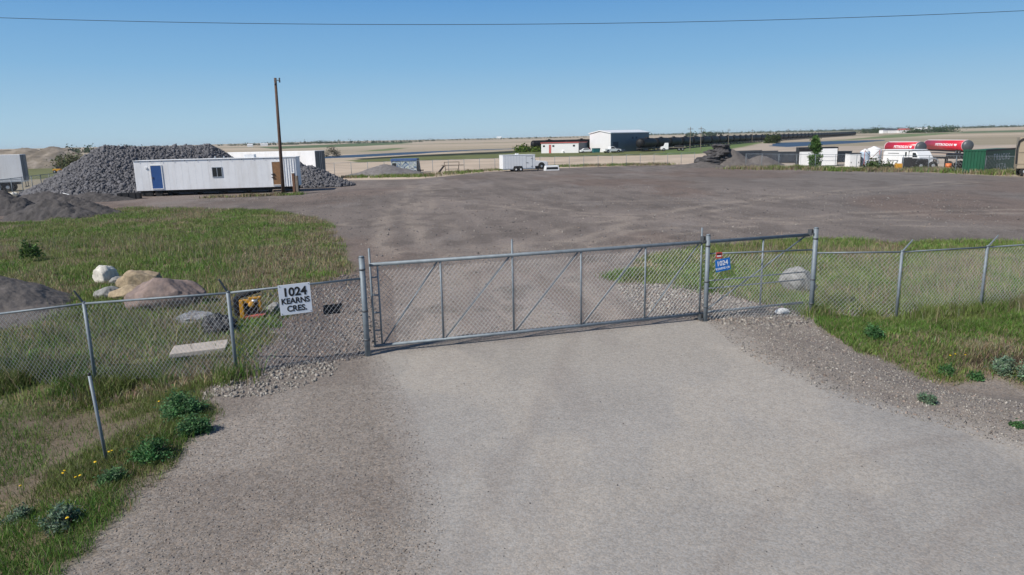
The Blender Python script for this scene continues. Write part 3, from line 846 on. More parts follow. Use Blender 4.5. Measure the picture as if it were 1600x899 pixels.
p = P(392, 497)
mc = thing('compactor', 'tipped yellow and black plate compactor dumped behind the left fence', 'machine', p, 0.25)
b = MB().box(-0.24, -0.13, -0.22, -0.12, 0.02, 0.56); b.box(-0.24, -0.13, 0.1, 0.2, 0.02, 0.5); b.box(-0.24, 0.1, -0.2, -0.14, 0.46, 0.56); b.box(0.24, 0.32, -0.18, 0.12, 0.2, 0.6); b.box(0.0, 0.32, -0.2, -0.15, 0.56, 0.62)
bevel(b.build('frame', M['yellow'], mc), 0.015)
b = MB().blob((0.08, 0.02, 0.34), (0.24, 0.2, 0.2), 2, 0.25, 5); b.box(-0.08, 0.22, -0.12, 0.16, 0.12, 0.4)
bevel(b.build('engine', M['blackm'], mc), 0.01)
MB().lathe((0.07, -0.2, 0.42), (0.1, -1, 0.2), [(0, 0.08), (0.04, 0.085), (0.06, 0.05)], 14).build('fuel_cap', M['yellow'], mc, True)
MB().blob((0.15, -0.16, 0.5), (0.1, 0.06, 0.06), 2, 0.1, 4).build('muffler', M['alu'], mc, True)
MB().cyl((-0.32, 0.0, 0.62), (0.3, 0.05, 0.76), 0.07, n=12).build('handle_roll', M['rubber'], mc, True)
bevel(MB().prism([(-0.1, 0.02), (0.35, 0.05), (0.42, 0.14), (-0.12, 0.1)], -0.26, 0.22).build('base_plate', M['redwood'], mc), 0.01)
bevel(MB().box(-0.4, -0.26, -0.1, 0.25, 0.1, 0.6).build('side_cover', M['blackm'], mc), 0.03)
p = P(345, 520)
bgp = MB().blob((0, 0, 0.18), (0.42, 0.32, 0.3), 4, 0.5, 41, 2.2).build('rubbish_bag', M['plastic_bag'], None, False); bgp.location = p
tag(bgp, 'crumpled black plastic rubbish bag in the grass left of the yellow machine', 'bag')
p = P(306, 500)
tr_ = MB().blob((0, 0, 0.06), (0.55, 0.36, 0.16), 4, 0.5, 43, 2.4).build('tarpaulin', M['tarp'], None, False); tr_.location = p; tr_.rotation_euler = (0, 0, -0.4)
tag(tr_, 'grey crumpled tarpaulin lying at the foot of the largest boulder', 'tarpaulin')
p = P(432, 487)
db = MB().blob((0, 0, 0.05), (0.32, 0.2, 0.18), 3, 0.5, 44, 2).build('broken_concrete', M['boulder_grey'], None, False); db.location = p
tag(db, 'jagged lump of broken grey concrete right of the yellow machine', 'rubble')
p = P(1222, 490)
wbag = MB().blob((0, 0, 0.05), (0.18, 0.1, 0.09), 3, 0.45, 47, 2).build('plastic_bag', M['paper'], None, False); wbag.location = p
tag(wbag, 'white plastic bag caught at the foot of the fixed gate panel', 'litter')

# ------------------------------------------------------------------ heaps
def mound(name, label, cat, peaks, mt, res=0.25, rough=0.25, seed=0, jag=0.0, kind=None, nfreq=1.0):
    """peaks: (centre, rx, ry, h, rot); a heightfield of overlapping cones at their angle of repose"""
    cs = [p[0] for p in peaks]
    mxr = max(max(p[1], p[2]) for p in peaks)
    x0 = min(c.x for c in cs) - mxr * 1.15; x1 = max(c.x for c in cs) + mxr * 1.15
    y0 = min(c.y for c in cs) - mxr * 1.15; y1 = max(c.y for c in cs) + mxr * 1.15
    nx = int((x1 - x0) / res) + 1; ny = int((y1 - y0) / res) + 1
    X, Y = np.meshgrid(np.linspace(x0, x1, nx), np.linspace(y0, y1, ny))
    x = X.ravel(); y = Y.ravel()
    h = np.full(x.shape, -1.0)
    for c, rx, ry, hh, rot in peaks:
        dx = x - c.x; dy = y - c.y
        u = (dx * math.cos(rot) + dy * math.sin(rot)) / rx; v = (-dx * math.sin(rot) + dy * math.cos(rot)) / ry
        q = np.hypot(u, v) * (1 + 0.35 * (fbm(x * nfreq / mxr * 2, y * nfreq / mxr * 2, seed + 7, 3) - 0.5))
        prof = hh * (1.06 - np.sqrt(q * q + 0.02)) 
        h = np.maximum(h, prof)
    H = max(p[3] for p in peaks)
    h = h + rough * H * 0.5 * (fbm(x * nfreq / mxr * 5, y * nfreq / mxr * 5, seed + 3, 4) - 0.5) * sm(h / (0.2 * H) + 0.2)
    if jag: h = h + jag * (rng.random(x.shape) - 0.5)
    z = hz(x, y) + np.maximum(h, -0.3)
    i, j = np.meshgrid(np.arange(ny - 1), np.arange(nx - 1), indexing='ij')
    F = np.stack([i * nx + j, i * nx + j + 1, (i + 1) * nx + j + 1, (i + 1) * nx + j], -1).reshape(-1, 4)
    keep = h[F].max(1) > -0.05
    F = F[keep]
    u_, inv = np.unique(F, return_inverse=True)
    c0 = np.array([cs[0].x, cs[0].y, float(hz(cs[0].x, cs[0].y))])
    V = np.stack([x, y, z], 1)[u_] - c0
    o = np_mesh(name, V, inv.reshape(-1, 4), M[mt], smooth=(jag == 0))
    o.location = c0
    if kind: o['kind'] = kind
    else: tag(o, label, cat)
    o['_'] = 0; del o['_']
    def height(px_, py_):
        hh_ = np.full(np.shape(px_), -1.0)
        for c, rx, ry, hh, rot in peaks:
            dx = px_ - c.x; dy = py_ - c.y
            u = (dx * math.cos(rot) + dy * math.sin(rot)) / rx; v = (-dx * math.sin(rot) + dy * math.cos(rot)) / ry
            q = np.hypot(u, v) * (1 + 0.35 * (fbm(px_ * nfreq / mxr * 2, py_ * nfreq / mxr * 2, seed + 7, 3) - 0.5))
            hh_ = np.maximum(hh_, hh * (1.06 - np.sqrt(q * q + 0.02)))
        return hh_
    return o, height, (x0, x1, y0, y1)

OCT = np.array([[1, 0, 0], [-1, 0, 0], [0, 1, 0], [0, -1, 0], [0, 0, 1], [0, 0, -1]], float)
OCTF = np.array([[0, 2, 4], [2, 1, 4], [1, 3, 4], [3, 0, 4], [2, 0, 5], [1, 2, 5], [3, 1, 5], [0, 3, 5]])
CUBE = np.array([[sx, sy, sz] for sz in (-1, 1) for sy in (-1, 1) for sx in (-1, 1)], float) * 0.7
CUBEF = np.array([[0, 2, 3], [0, 3, 1], [4, 5, 7], [4, 7, 6], [0, 1, 5], [0, 5, 4], [2, 6, 7], [2, 7, 3], [0, 4, 6], [0, 6, 2], [1, 3, 7], [1, 7, 5]])

def stones(name, pos, size, mt, cols=None, shape='oct', squash=0.7):
    n = len(pos)
    B0, F0 = (OCT, OCTF) if shape == 'oct' else (CUBE, CUBEF)
    k = len(B0)
    V = np.tile(B0, (n, 1, 1)) * (1 + 0.45 * (rng.random((n, k, 3)) - 0.5) * 1.6)
    V *= (0.6 + 0.8 * rng.random((n, 1, 3))) * size[:, None, None]
    V[:, :, 2] *= squash
    q = rng.normal(size=(n, 4)); q /= np.linalg.norm(q, axis=1)[:, None]
    w, x, y, z = q.T
    Rm = np.stack([np.stack([1 - 2 * (y * y + z * z), 2 * (x * y - z * w), 2 * (x * z + y * w)], -1),
                   np.stack([2 * (x * y + z * w), 1 - 2 * (x * x + z * z), 2 * (y * z - x * w)], -1),
                   np.stack([2 * (x * z - y * w), 2 * (y * z + x * w), 1 - 2 * (x * x + y * y)], -1)], 1)
    V = np.einsum('nij,nkj->nki', Rm, V) + pos[:, None, :]
    F = (F0[None] + (np.arange(n) * k)[:, None, None]).reshape(-1, 3)
    base = None if cols is None else np.repeat(cols, k, axis=0)
    return np_mesh(name, V.reshape(-1, 3), F, M[mt], base=base)

def rock_heap(label, peaks, n, s0, s1, seed):
    """a heap of big broken stones: the core, with the loose pieces on it joined into the same mesh"""
    low = [(c, rx * .97, ry * .97, hh - 0.35, rot) for c, rx, ry, hh, rot in peaks]
    o, _h, _b = mound('rock_pile', label, 'rock pile', low, 'rubble', res=0.4, rough=0.05, seed=seed, jag=0.15)
    hf = lambda px_, py_: np.max([hh * (1.06 - np.sqrt((((px_ - c.x) / rx) ** 2 + ((py_ - c.y) / ry) ** 2) * (1 + 0.35 * (fbm(px_ / 4, py_ / 4, seed, 3) - 0.5)) + 0.02)) for c, rx, ry, hh, rot in peaks], axis=0)
    x0, x1, y0, y1 = _b
    x = rng.uniform(x0, x1, n * 3); y = rng.uniform(y0, y1, n * 3)
    h = hf(x, y) - 0.1 + 0.12 * rng.random(len(x)) + 0.35 * (fbm(x / 1.6, y / 1.6, seed + 9, 3) - .5)
    k = h > 0.02
    x, y, h = x[k][:n], y[k][:n], h[k][:n]
    pos = np.stack([x, y, hz(x, y) + h + 0.02], 1)
    size = rng.uniform(s0, s1, len(x)) * (0.7 + 1.1 * rng.random(len(x)) ** 5)
    st_ = stones('loose_rock', pos - np.array(o.location), size, 'rubble', shape='cube', squash=0.8)
    bm = bmesh.new(); bm.from_mesh(o.data); bm.from_mesh(st_.data); bm.to_mesh(o.data); bm.free()
    bpy.data.objects.remove(st_)
    return o

a = P(215, 308); b_ = P(466, 300)
odir = Vector((b_.x - a.x, b_.y - a.y, 0)).normalized(); oback = Vector((-odir.y, odir.x, 0))
ORZ = math.atan2(odir.y, odir.x); OL = Vector((b_.x - a.x, b_.y - a.y, 0)).length
pk0 = a + oback * 10.5 + odir * -0.5
rock_heap('huge heap of dark grey crushed rock behind the long white office trailer',
          [(pk0 + odir * q_ + oback * (1.2 + .28 * q_), 7.4 - .16 * (q_ + 5.4), 7.4 - .05 * (q_ + 5.4), 5.2 - .1 * sm((q_ + 5.4) / 3) + .0 * q_, 0) for q_ in np.arange(-5.4, 4.2, .8)] + [(pk0 - odir * 8.0 - oback * 1.6, 5.6, 5.2, 3.0, 0)],
          34000, 0.07, 0.165, 3)
c1 = P(487, 291)
rock_heap('small heap of dark grey crushed rock at the right end of the office trailer',
          [(c1, 4.2, 3.4, 2.3, 0), (c1 + Vector((-2.4, 2.2, 0)), 3.4, 3.2, 2.9, 0), (c1 + Vector((1.9, -0.5, 0)), 2.8, 2.4, 1.1, 0)], 9000, 0.07, 0.16, 11)
c = P(600, 274) + Vector((0, 1.4, 0))
mound('gravel_pile', 'low grey gravel pile in front of the graffiti-covered container', 'gravel pile', [(c, 4.6, 3.0, 1.65, 0), (c + Vector((2.4, 0.2, 0)), 3.4, 2.4, 0.95, 0), (c + Vector((-2.5, 0, 0)), 3.0, 2.2, 0.75, 0)], 'pile_grey', 0.15, 0.15, 5, jag=0.07)
c = P(1166, 260) + Vector((0, 1.5, 0))
mound('soil_pile', 'dark brown soil pile with twin humps at the far right end of the yard', 'soil pile', [(c + Vector((-1.7, 0.9, 0)), 3.9, 3.2, 2.75, 0), (c + Vector((2.5, -0.2, 0)), 3.4, 2.4, 1.65, 0), (c + Vector((-6.5, -1.0, 0)), 4.2, 2.4, 0.8, 0)], 'pile_brown', 0.13, 0.15, 8, jag=0.06)
p = P(1109, 260)
b = MB()
for k, (cx_, cz_, rx_, rz_) in enumerate(((0, 0.85, 1.55, 1.0), (0.5, 1.7, 1.35, 0.9), (1.1, 2.4, 1.0, 0.6), (-0.9, 0.75, 0.8, 0.75), (0.9, 1.0, 1.2, 0.9))):
    V, F = ico(4); q = np.random.default_rng(60 + k)
    nr_ = q.normal(size=(13, 3)) * np.array([1, 1, 1.8]); nr_ /= np.linalg.norm(nr_, axis=1)[:, None]
    dots = V @ nr_.T
    rad = np.minimum(1.05, np.min(np.where(dots > .05, q.uniform(.5, .95, 13) / np.maximum(dots, .05), 9), axis=1))
    lay = .10 * (np.floor((V[:, 2] * rad + .25 * V[:, 0]) * 6) % 2) + .22 * (fbm(V[:, 0] * 4 + V[:, 2] * 3, V[:, 1] * 4 + k, k, 3) - .5)
    b.add(V * (rad + lay)[:, None] * np.array((rx_, 1.3, rz_)) * 1.15 + np.array((cx_, .1 * k, cz_)), F)
ac = b.build('asphalt_heap', M['asphalt'], None, False); ac.location = p + Vector((0.1, -0.8, 0)); ac.scale = (1.3, 1.2, 1.12)
tag(ac, 'jagged heap of broken black asphalt leaning on the brown soil pile', 'asphalt heap')
# left foreground heap of gravel inside the fence and dark heaps further back
c = P(-28, 490)
mound('gravel_pile', 'brown gravel bank at the left edge just behind the near fence', 'gravel pile', [(c + Vector((-0.6, 0.4, 0)), 2.7, 2.2, 1.45, 0), (c + Vector((-2.6, 0.8, 0)), 3.2, 2.4, 1.75, 0), (c + Vector((0.6, -0.3, 0)), 2.0, 1.5, 0.55, 0)], 'pile_brown', 0.05, 0.2, 13, jag=0.045)
c = P(18, 335)
mound('gravel_pile', 'dark gravel pile at the left edge beyond the green grass', 'gravel pile', [(c + Vector((-.8, .5, 0)), 2.8, 2.2, 1.6, 0.2), (c + Vector((-3, 2.5, 0)), 3.2, 2.6, 1.9, 0), (c + Vector((1.6, 4.5, 0)), 2.6, 1.8, 1.0, 0)], 'pile_dark', 0.1, 0.6, 17, jag=0.16)
c = P(82, 340)
mound('gravel_pile', 'rounded dark gravel pile beside the white debris, left of the office trailer', 'gravel pile', [(c, 3.0, 2.0, 1.35, 0.1), (c + Vector((1.8, 1.6, 0)), 2.2, 1.6, 0.8, 0), (c + Vector((-1.6, 1.2, 0)), 2.2, 1.6, 0.9, 0)], 'pile_dark', 0.1, 0.6, 19, jag=0.16)
c = P(72, 317)
mound('gravel_pile', 'long low black gravel bank under the foot of the rock heap', 'gravel pile', [(c, 3.6, 2.0, 1.1, 0.1), (c + Vector((3.6, 1.0, 0)), 3.4, 1.8, 0.8, 0)], 'pile_dark', 0.12, 0.6, 23, jag=0.16)
p = P(92, 314)
ds = MB().blob((0, 0, 0.5), (1.1, 0.55, 0.2), 3, 0.5, 51, 2.1).build('plastic_sheet', M['paper'], None, False); ds.location = p
tag(ds, 'crumpled white plastic sheet on the dark gravel left of the rock heap', 'debris')
p = P(22, 309)
ds = MB().blob((0, 0, 0.3), (0.4, 0.3, 0.25), 3, 0.4, 52, 2).build('white_stone', M['boulder_white'], None, True); ds.location = p
tag(ds, 'small white stone at the foot of the far left fence', 'stone')
c = P(55, 263)
mound('hill', '', '', [(c + Vector((1, 8, 0)), 10, 12, 5.7, 0), (c + Vector((-7, 9, 0)), 13, 13, 5.4, 0), (c + Vector((-15, 10, 0)), 13, 13, 5.3, 0), (c + Vector((-24, 14, 0)), 18, 16, 5.5, 0), (c + Vector((-48, 16, 0)), 26, 18, 5.8, 0), (c + Vector((5, 8, 0)), 9, 9, 3.8, 0)], 'sand', 0.6, 0.75, 29, kind='structure', jag=0.45)

# ------------------------------------------------------------------ office trailer
ot = thing('office_trailer', 'long white site office trailer with blue and brown doors', 'trailer', Vector((a.x, a.y, 0)), ORZ)
D = 3.0; zb_, zt_ = 0.55, 3.38
bevel(MB().box(0, OL, 0, D, zb_, zt_).build('wall', M['white_clad'], ot), 0.03)
b = MB()
k = 0.0
while k < OL * 0.9:
    b.box(k + 0.6, k + 0.62, -0.006, 0.0, zb_ + 0.06, zt_ - 0.1); k += 0.61
k = OL * 0.918
while k < OL - 0.1:
    b.box(k, k + 0.07, -0.05, 0.0, zb_ + 0.02, zt_ - 0.1); k += 0.24
b.build('batten', M['white_clad'], ot)
rf = bevel(MB().prism([(-0.06, zt_), (OL + 0.06, zt_), (OL + 0.06, zt_ + 0.07), (-0.06, zt_ + 0.05)], -0.07, D + 0.07).build('roof', M['white'], ot), 0.015)
b = MB().box(OL * .672, OL * .735, 0.5, 1.5, zt_ + 0.05, zt_ + 0.38); bevel(b.build('roof_unit', M['white'], rf), 0.02)
b = MB()
for q in (0.49, 0.545):
    MB().cyl((OL * q, 0.5, zt_ + 0.02), (OL * q, 0.5, zt_ + 0.3), 0.06, n=8).build('roof_vent', M['alu'], rf)
b = MB()
for q in np.arange(0.03, 1.0, 0.07): MB().box(OL * q, OL * q + 0.05, -0.085, -0.07, zt_ - 0.1, zt_ - 0.02).build('roof_clip', M['galv_dark'], rf)
def door(x0, x1, z0, z1, mt, par, handle_left, frame='white'):
    d_ = MB().box(x0, x1, -0.045, -0.014, z0, z1).build('door', M[mt], par)
    f = MB(); f.box(x0 - 0.07, x0, -0.06, -0.013, z0 - 0.05, z1 + 0.07); f.box(x1, x1 + 0.07, -0.06, -0.013, z0 - 0.05, z1 + 0.07); f.box(x0, x1, -0.06, -0.013, z1, z1 + 0.07); f.box(x0, x1, -0.1, -0.013, z0 - 0.07, z0)
    f.build('frame', M[frame], d_)
    hx = x0 + 0.1 if handle_left else x1 - 0.1
    MB().box(hx - 0.04, hx + 0.04, -0.11, -0.045, (z0 + z1) / 2 - 0.12, (z0 + z1) / 2 + 0.02).build('handle', M['galv_dark'], d_)
    return d_
door(OL * .100, OL * .163, 0.75, 2.92, 'blue_door', ot, True)
dd = door(OL * .848, OL * .908, 0.78, 2.98, 'brown_wood', ot, True)
for zz in (1.75, 1.45): MB().box(OL * .84, OL * .858, -0.14, -0.06, zz, zz + .08).build('lock_bar', M['black'], dd)
wf = MB(); x0, x1, z0, z1 = OL * .474, OL * .53, 1.72, 2.58
wf.box(x0 - .06, x0, -.05, -.013, z0 - .06, z1 + .06); wf.box(x1, x1 + .06, -.05, -.013, z0 - .06, z1 + .06); wf.box(x0, x1, -.05, -.013, z1, z1 + .06); wf.box(x0, x1, -.05, -.013, z0 - .06, z0); wf.box((x0 + x1) / 2 - .025, (x0 + x1) / 2 + .025, -.045, -.013, z0, z1)
wi = MB().box(x0, x1, -.03, -.012, z0, z1).build('window', M['glass'], ot)
wf.build('frame', M['alu'], wi)
MB().box(OL * .068, OL * .078, -.1, 0, 2.65, 2.8).cyl((OL * .075, -0.04, 2.7), (OL * .094, -0.03, 2.35), 0.012, n=5).build('wall_lamp', M['white'], ot)
b = MB()
for yy in (0.75, D - 0.5): b.box(0.1, OL - 0.1, yy, yy + 0.25, 0.22, zb_)
for q in np.linspace(0.4, OL - 0.4, 7): b.box(q - 0.2, q + 0.2, 0.7, D - 0.2, -0.05, 0.22)
b.build('skid_frame', M['black'], ot)  # black colour deepens the shade in the gap beneath the body
for q in (0.07, 0.13): MB().cyl((OL * q, 0.1, 0.3), (OL * q, 0.35, 0.3), 0.34, n=18).build('wheel', M['rubber'], ot)
b = MB(); b.box(OL * .845, OL * .912, -0.75, -0.05, 0.28, 0.34); b.box(OL * .845, OL * .912, -1.1, -0.7, 0.08, 0.14)
for q in (.848, .905): b.box(OL * q, OL * q + 0.06, -1.0, -0.1, -0.03, 0.28)
b.build('steps', M['old_wood'], ot)

p = P(203, 311)
tt = thing('trough', 'low black steel trough at the left end of the office trailer', 'trough', p, ORZ)
b = MB().box(-0.95, 0.95, -0.4, -0.34, 0, 0.55); b.box(-0.95, 0.95, 0.34, 0.4, 0, 0.55); b.box(-0.95, -0.89, -0.34, 0.34, 0, 0.55); b.box(0.89, 0.95, -0.34, 0.34, 0, 0.55); b.box(-0.89, 0.89, -0.34, 0.34, 0.05, 0.1)
b.build('shell', M['blackm'], tt)
b = MB()
for q in (-0.6, 0, 0.6): MB().box(q - 0.03, q + 0.03, -0.45, -0.4, 0, 0.55).build('rib', M['blackm'], tt)

# utility pole, stump
p = P(443, 305)
up = thing('utility_pole', 'tall brown wooden utility pole in front of the office trailer', 'utility pole', p)
top = plane_hit(430, 122, p, p + Vector((1, 0, 0)))[1] - p
MB().cyl(-top * 0.05, top, 0.17, 0.115, n=14).build('pole', M['pole_wood'], up, True)
b = MB().cyl(top + Vector((-0.08, -0.1, -0.22)), top + Vector((0.42, -0.1, -0.22)), 0.035, n=8)
b.build('bracket', M['galv_dark'], up)
MB().lathe(top + Vector((0.4, -0.1, -0.42)), (0, 0, 1), [(0, 0.05), (0.06, 0.09), (0.12, 0.05), (0.18, 0.09), (0.26, 0.05), (0.36, 0.08), (0.42, 0.04)], 10).build('insulator', M['tankgrey'], up, True)
MB().lathe(top + Vector((-0.02, -0.13, -0.62)), (0, 0, 1), [(0, 0.04), (0.08, 0.075), (0.2, 0.04)], 10).build('insulator', M['tankgrey'], up, True)
p = P(463, 303)
ts = thing('timber_post', 'short thick reddish timber post right of the tall utility pole', 'post', p)
bevel(MB().box(-0.26, -0.02, -0.14, 0.14, -0.2, 1.95).build('pole', M['rust_wood'], ts), 0.02)
bevel(MB().box(-0.01, 0.26, -0.1, 0.2, -0.2, 1.7).build('plank', M['old_wood'], ts), 0.02)
MB().box(-0.28, 0.02, -0.16, 0.16, 1.953, 2.02).build('cap', M['white'], ts)

# ------------------------------------------------------------------ road trailers
def wheel(par, x, y, z, r=0.5, w=0.26, ax=(0, 1, 0), rim='alu'):
    A_ = Vector(ax)
    c_ = Vector((x, y, z))
    wo = MB().lathe(c_ - A_ * w / 2, A_, [(0, r * 0.62), (0, r * 0.93), (w * 0.15, r), (w * 0.85, r), (w, r * 0.93), (w, r * 0.62)], 20).build('wheel', M['rubber'], par, True)
    MB().lathe(c_ - A_ * (w / 2 + 0.01), A_, [(0, 0.05), (0, r * 0.3), (0.03, r * 0.55), (w - 0.01, r * 0.55), (w + 0.02, r * 0.3), (w + 0.02, 0.05)], 16).build('rim', M[rim], wo)
    return wo

def semi(px, py, rz, L_, label, z0=1.1, z1=3.6, bogie_at_right=True, rear='navy'):
    """origin at the near bottom corner of its rear end, box running towards local -x"""
    t = thing('semi_trailer', label, 'trailer', P(px, py), rz)
    bevel(MB().box(-L_, 0, 0, 2.5, z0, z1).build('box', M['white_clad'], t), 0.03)
    b = MB().box(-L_, 0, -0.02, 2.52, z0 - 0.12, z0); b.box(-L_, -0.03, -0.03, -0.001, z0 + 0.22, z0 + 0.27); b.build('side_rail', M['alu'], t)
    d_ = MB().box(0, 0.05, 0.04, 1.235, z0 + 0.05, z1 - 0.05).build('rear_door', M[rear], t)
    MB().cyl((0.08, 1.05, z0 + 0.1), (0.08, 1.05, z1 - 0.1), 0.025, n=6).build('lock_rod', M['alu'], d_)
    d_ = MB().box(0, 0.05, 1.265, 2.46, z0 + 0.05, z1 - 0.05).build('rear_door', M[rear], t)
    MB().cyl((0.08, 1.45, z0 + 0.1), (0.08, 1.45, z1 - 0.1), 0.025, n=6).build('lock_rod', M['alu'], d_)
    b = MB().box(-0.05, 0.05, 0.4, 2.1, 0.45, 0.55)
    for q in (0.7, 1.8): b.box(-0.03, 0.03, q - 0.04, q + 0.04, 0.55, z0 - 0.12)
    b.build('bumper', M['galv_dark'], t)
    b = MB().box(-3.9, -0.6, 0.5, 2.0, z0 - 0.4, z0 - 0.12); b.build('bogie_frame', M['blackm'], t)
    for q in (-2.9, -1.7):
        wheel(t, q, 0.3, 0.5); wheel(t, q, 2.2, 0.5)
    b = MB()
    for q in (0.5, 2.0): b.box(-L_ + 2.4, -L_ + 2.55, q, q + 0.12, 0.05, z0 - 0.12)
    b.build('landing_leg', M['blackm'], t)
    return t
semi(40, 299, R(22), 13.5, 'white semi trailer with rear doors coloured dark as shade at the far left edge', 1.2, 4.2)  # default dark rear colour carries the shade of the end facing right
semi(495, 281, R(-15), 13.5, 'white semi trailer with dark rear doors parked behind the small rock heap', 1.15, 3.75, rear='tankgrey')

# ------------------------------------------------------------------ enclosed cargo trailer, pickup and truck cap
a = P(786, 269.2); b_ = P(838, 267.4)
CRZ = heading(a, b_); CL = (b_ - a).length
ct = thing('cargo_trailer', 'white enclosed cargo trailer with two dark wheels in the middle of the far yard', 'trailer', a, CRZ)
ct.scale = (1, 1, .94)
bevel(MB().box(0, CL * .97, 0, 2.1, 0.42, 2.5).build('box', M['white_gloss'], ct), 0.04)
rf = bevel(MB().box(-0.03, CL * .97 + 0.03, -0.03, 2.13, 2.503, 2.58).build('roof', M['white'], ct), 0.02)
bevel(MB().box(CL * .43, CL * .52, 0.8, 1.2, 2.58, 2.75).build('roof_vent', M['white'], rf), 0.02)
MB().box(-0.02, CL * .97, -0.012, -0.001, 0.36, 0.5).build('skirt', M['alu'], ct)
b = MB()
for q in np.arange(0.07, 0.66, 0.085): b.box(CL * q, CL * q + 0.02, -0.008, 0.0, 0.52, 2.45)
b.build('panel_seam', M['alu'], ct)
dr = MB().box(CL * .70, CL * .88, -0.016, -0.001, 0.55, 2.3).build('door', M['white_gloss'], ct)
b = MB().box(CL * .695, CL * .70, -0.02, -0.001, 0.5, 2.35); b.box(CL * .88, CL * .885, -0.02, -0.001, 0.5, 2.35); b.box(CL * .70, CL * .88, -0.02, -0.001, 2.3, 2.34)
b.build('door_seal', M['blackm'], dr)
MB().box(CL * .70, CL * .76, -0.05, -0.017, 1.3, 1.36).box(CL * .84, CL * .89, -0.05, -0.017, 1.95, 2.0).box(CL * .84, CL * .89, -0.05, -0.017, 0.75, 0.8).build('latch', M['galv_dark'], dr)
b = MB().prism([(CL * .3, 0.45), (CL * .33, 0.85), (CL * .57, 0.85), (CL * .6, 0.45)], -0.03, -0.002); b.build('wheel_arch', M['blackm'], ct)
for q in (.385, .525):
    wheel(ct, CL * q, -0.06, 0.34, 0.35, 0.22, rim='white'); wheel(ct, CL * q, 2.1, 0.34, 0.35, 0.22, rim='white')
b = MB(); b.cyl((CL * .97, 0.5, 0.45), (CL * 1.16, 1.05, 0.5), 0.05, n=6); b.cyl((CL * .97, 1.6, 0.45), (CL * 1.16, 1.05, 0.5), 0.05, n=6); b.box(CL * 1.1, CL * 1.13, 1.0, 1.1, 0.0, 0.75)
b.build('tongue', M['blackm'], ct)

def pickup(name, label, loc, rz, paint='white_gloss', group=None, crew=True):
    t = thing(name, label, 'pickup truck', loc, rz, group)
    # faces local +x; width 1.95
    prof = [(-2.75, 0.55), (-2.75, 1.15), (-0.95, 1.18), (-0.8, 1.2), (0.75, 1.22), (1.0, 1.2), (2.5, 1.08), (2.72, 0.95), (2.75, 0.5), (2.3, 0.42), (-2.3, 0.45)]
    bevel(MB().prism(prof, -0.97, 0.97).build('body', M[paint], t), 0.05, 2)
    cab = bevel(MB().prism([(-0.95, 1.19), (-0.8, 1.85), (0.3, 1.88), (1.05, 1.2)], -0.84, 0.84).build('cab', M[paint], t), 0.06, 2)
    MB().prism([(-0.72, 1.25), (-0.64, 1.76), (0.22, 1.79), (0.8, 1.25)], -0.853, -0.842).build('side_window', M['glass'], cab)
    MB().prism([(-0.72, 1.25), (-0.64, 1.76), (0.22, 1.79), (0.8, 1.25)], 0.842, 0.853).build('side_window', M['glass'], cab)
    MB().add([(1.06, -0.74, 1.25), (1.06, 0.74, 1.25), (0.40, 0.68, 1.83), (0.40, -0.68, 1.83), (1.02, -0.74, 1.25), (1.02, 0.74, 1.25), (0.36, 0.68, 1.83), (0.36, -0.68, 1.83)], [(0, 1, 2, 3), (7, 6, 5, 4), (0, 4, 5, 1), (1, 5, 6, 2), (2, 6, 7, 3), (3, 7, 4, 0)]).build('windscreen', M['glass'], cab)
    MB().box(-2.6, -1.0, -0.8, 0.8, 1.172, 1.19).build('bed', M['blackm'], t)
    MB().box(2.73, 2.80, -0.9, 0.9, 0.42, 0.62).build('bumper', M['alu'], t)
    for yy in (-0.75, 0.75): MB().box(2.6, 2.765, yy - 0.15, yy + 0.15, 0.78, 0.93).build('headlight', M['alu'], t)
    for xx in (-1.75, 1.8):
        for yy in (-0.9, 0.9):
            MB().cyl((xx, yy - 0.09, 0.46), (xx, yy + 0.09, 0.46), 0.5, n=18).build('wheel_arch', M['black'], t)
            wheel(t, xx, yy, 0.39, 0.4, 0.24)
    return t
pk_p = P(846, 264.3)
ux_ = Vector((math.cos(CRZ), math.sin(CRZ), 0)); uy_ = Vector((-ux_.y, ux_.x, 0))
pick = pickup('pickup_truck', 'white pickup truck half hidden behind the enclosed cargo trailer', pk_p - ux_ * 1.98 + uy_ * 1.0, CRZ)
pick.scale = (1.1, 1.1, 1.1)
p = P(863, 267)
cap = thing('truck_cap', 'white pickup truck cap with a black window lying on the ground', 'truck cap', p, CRZ - 0.15)
bevel(MB().prism([(-1.1, 0), (-0.93, 0.72), (0.98, 0.74), (1.08, 0)], 0, 1.6).build('shell', M['white_gloss'], cap), 0.05)
MB().prism([(-0.88, 0.2), (-0.8, 0.52), (0.82, 0.53), (0.88, 0.2)], -0.014, -0.002).build('window', M['glass'], cap)

# graffiti container
a = P(612, 271); b_ = P(652, 270)
GR = heading(a, b_); GL = (b_ - a).length
gc = thing('skip_container', 'blue-topped steel container covered in graffiti behind the grey gravel pile', 'container', a, GR)
bevel(MB().box(0, GL, 0, 2.0, 0.1, 1.75).build('wall', M['graffiti'], gc), 0.03)
M['blue_rim'] = mat('blue_rim_paint', (0.07, 0.13, 0.28), 0.5, 0, 0.3, 2)
bevel(MB().box(-0.05, GL + 0.05, -0.05, 2.05, 1.753, 2.15).build('top_rim', M['blue_rim'], gc), 0.03)
MB().box(0.15, 0.75, -0.02, -0.002, 0.9, 1.5).build('opening', M['black'], gc)
MB().prism([(GL + .003, 0.0), (GL + .003, 2.1), (GL + 0.12, 2.05), (GL + 0.35, 0.0)], -0.03, 2.0).build('end_frame', M['blackm'], gc)
MB().box(GL + 0.3, GL + 0.9, 0.8, 1.0, 0.25, 0.4).build('drawbar', M['blackm'], gc)

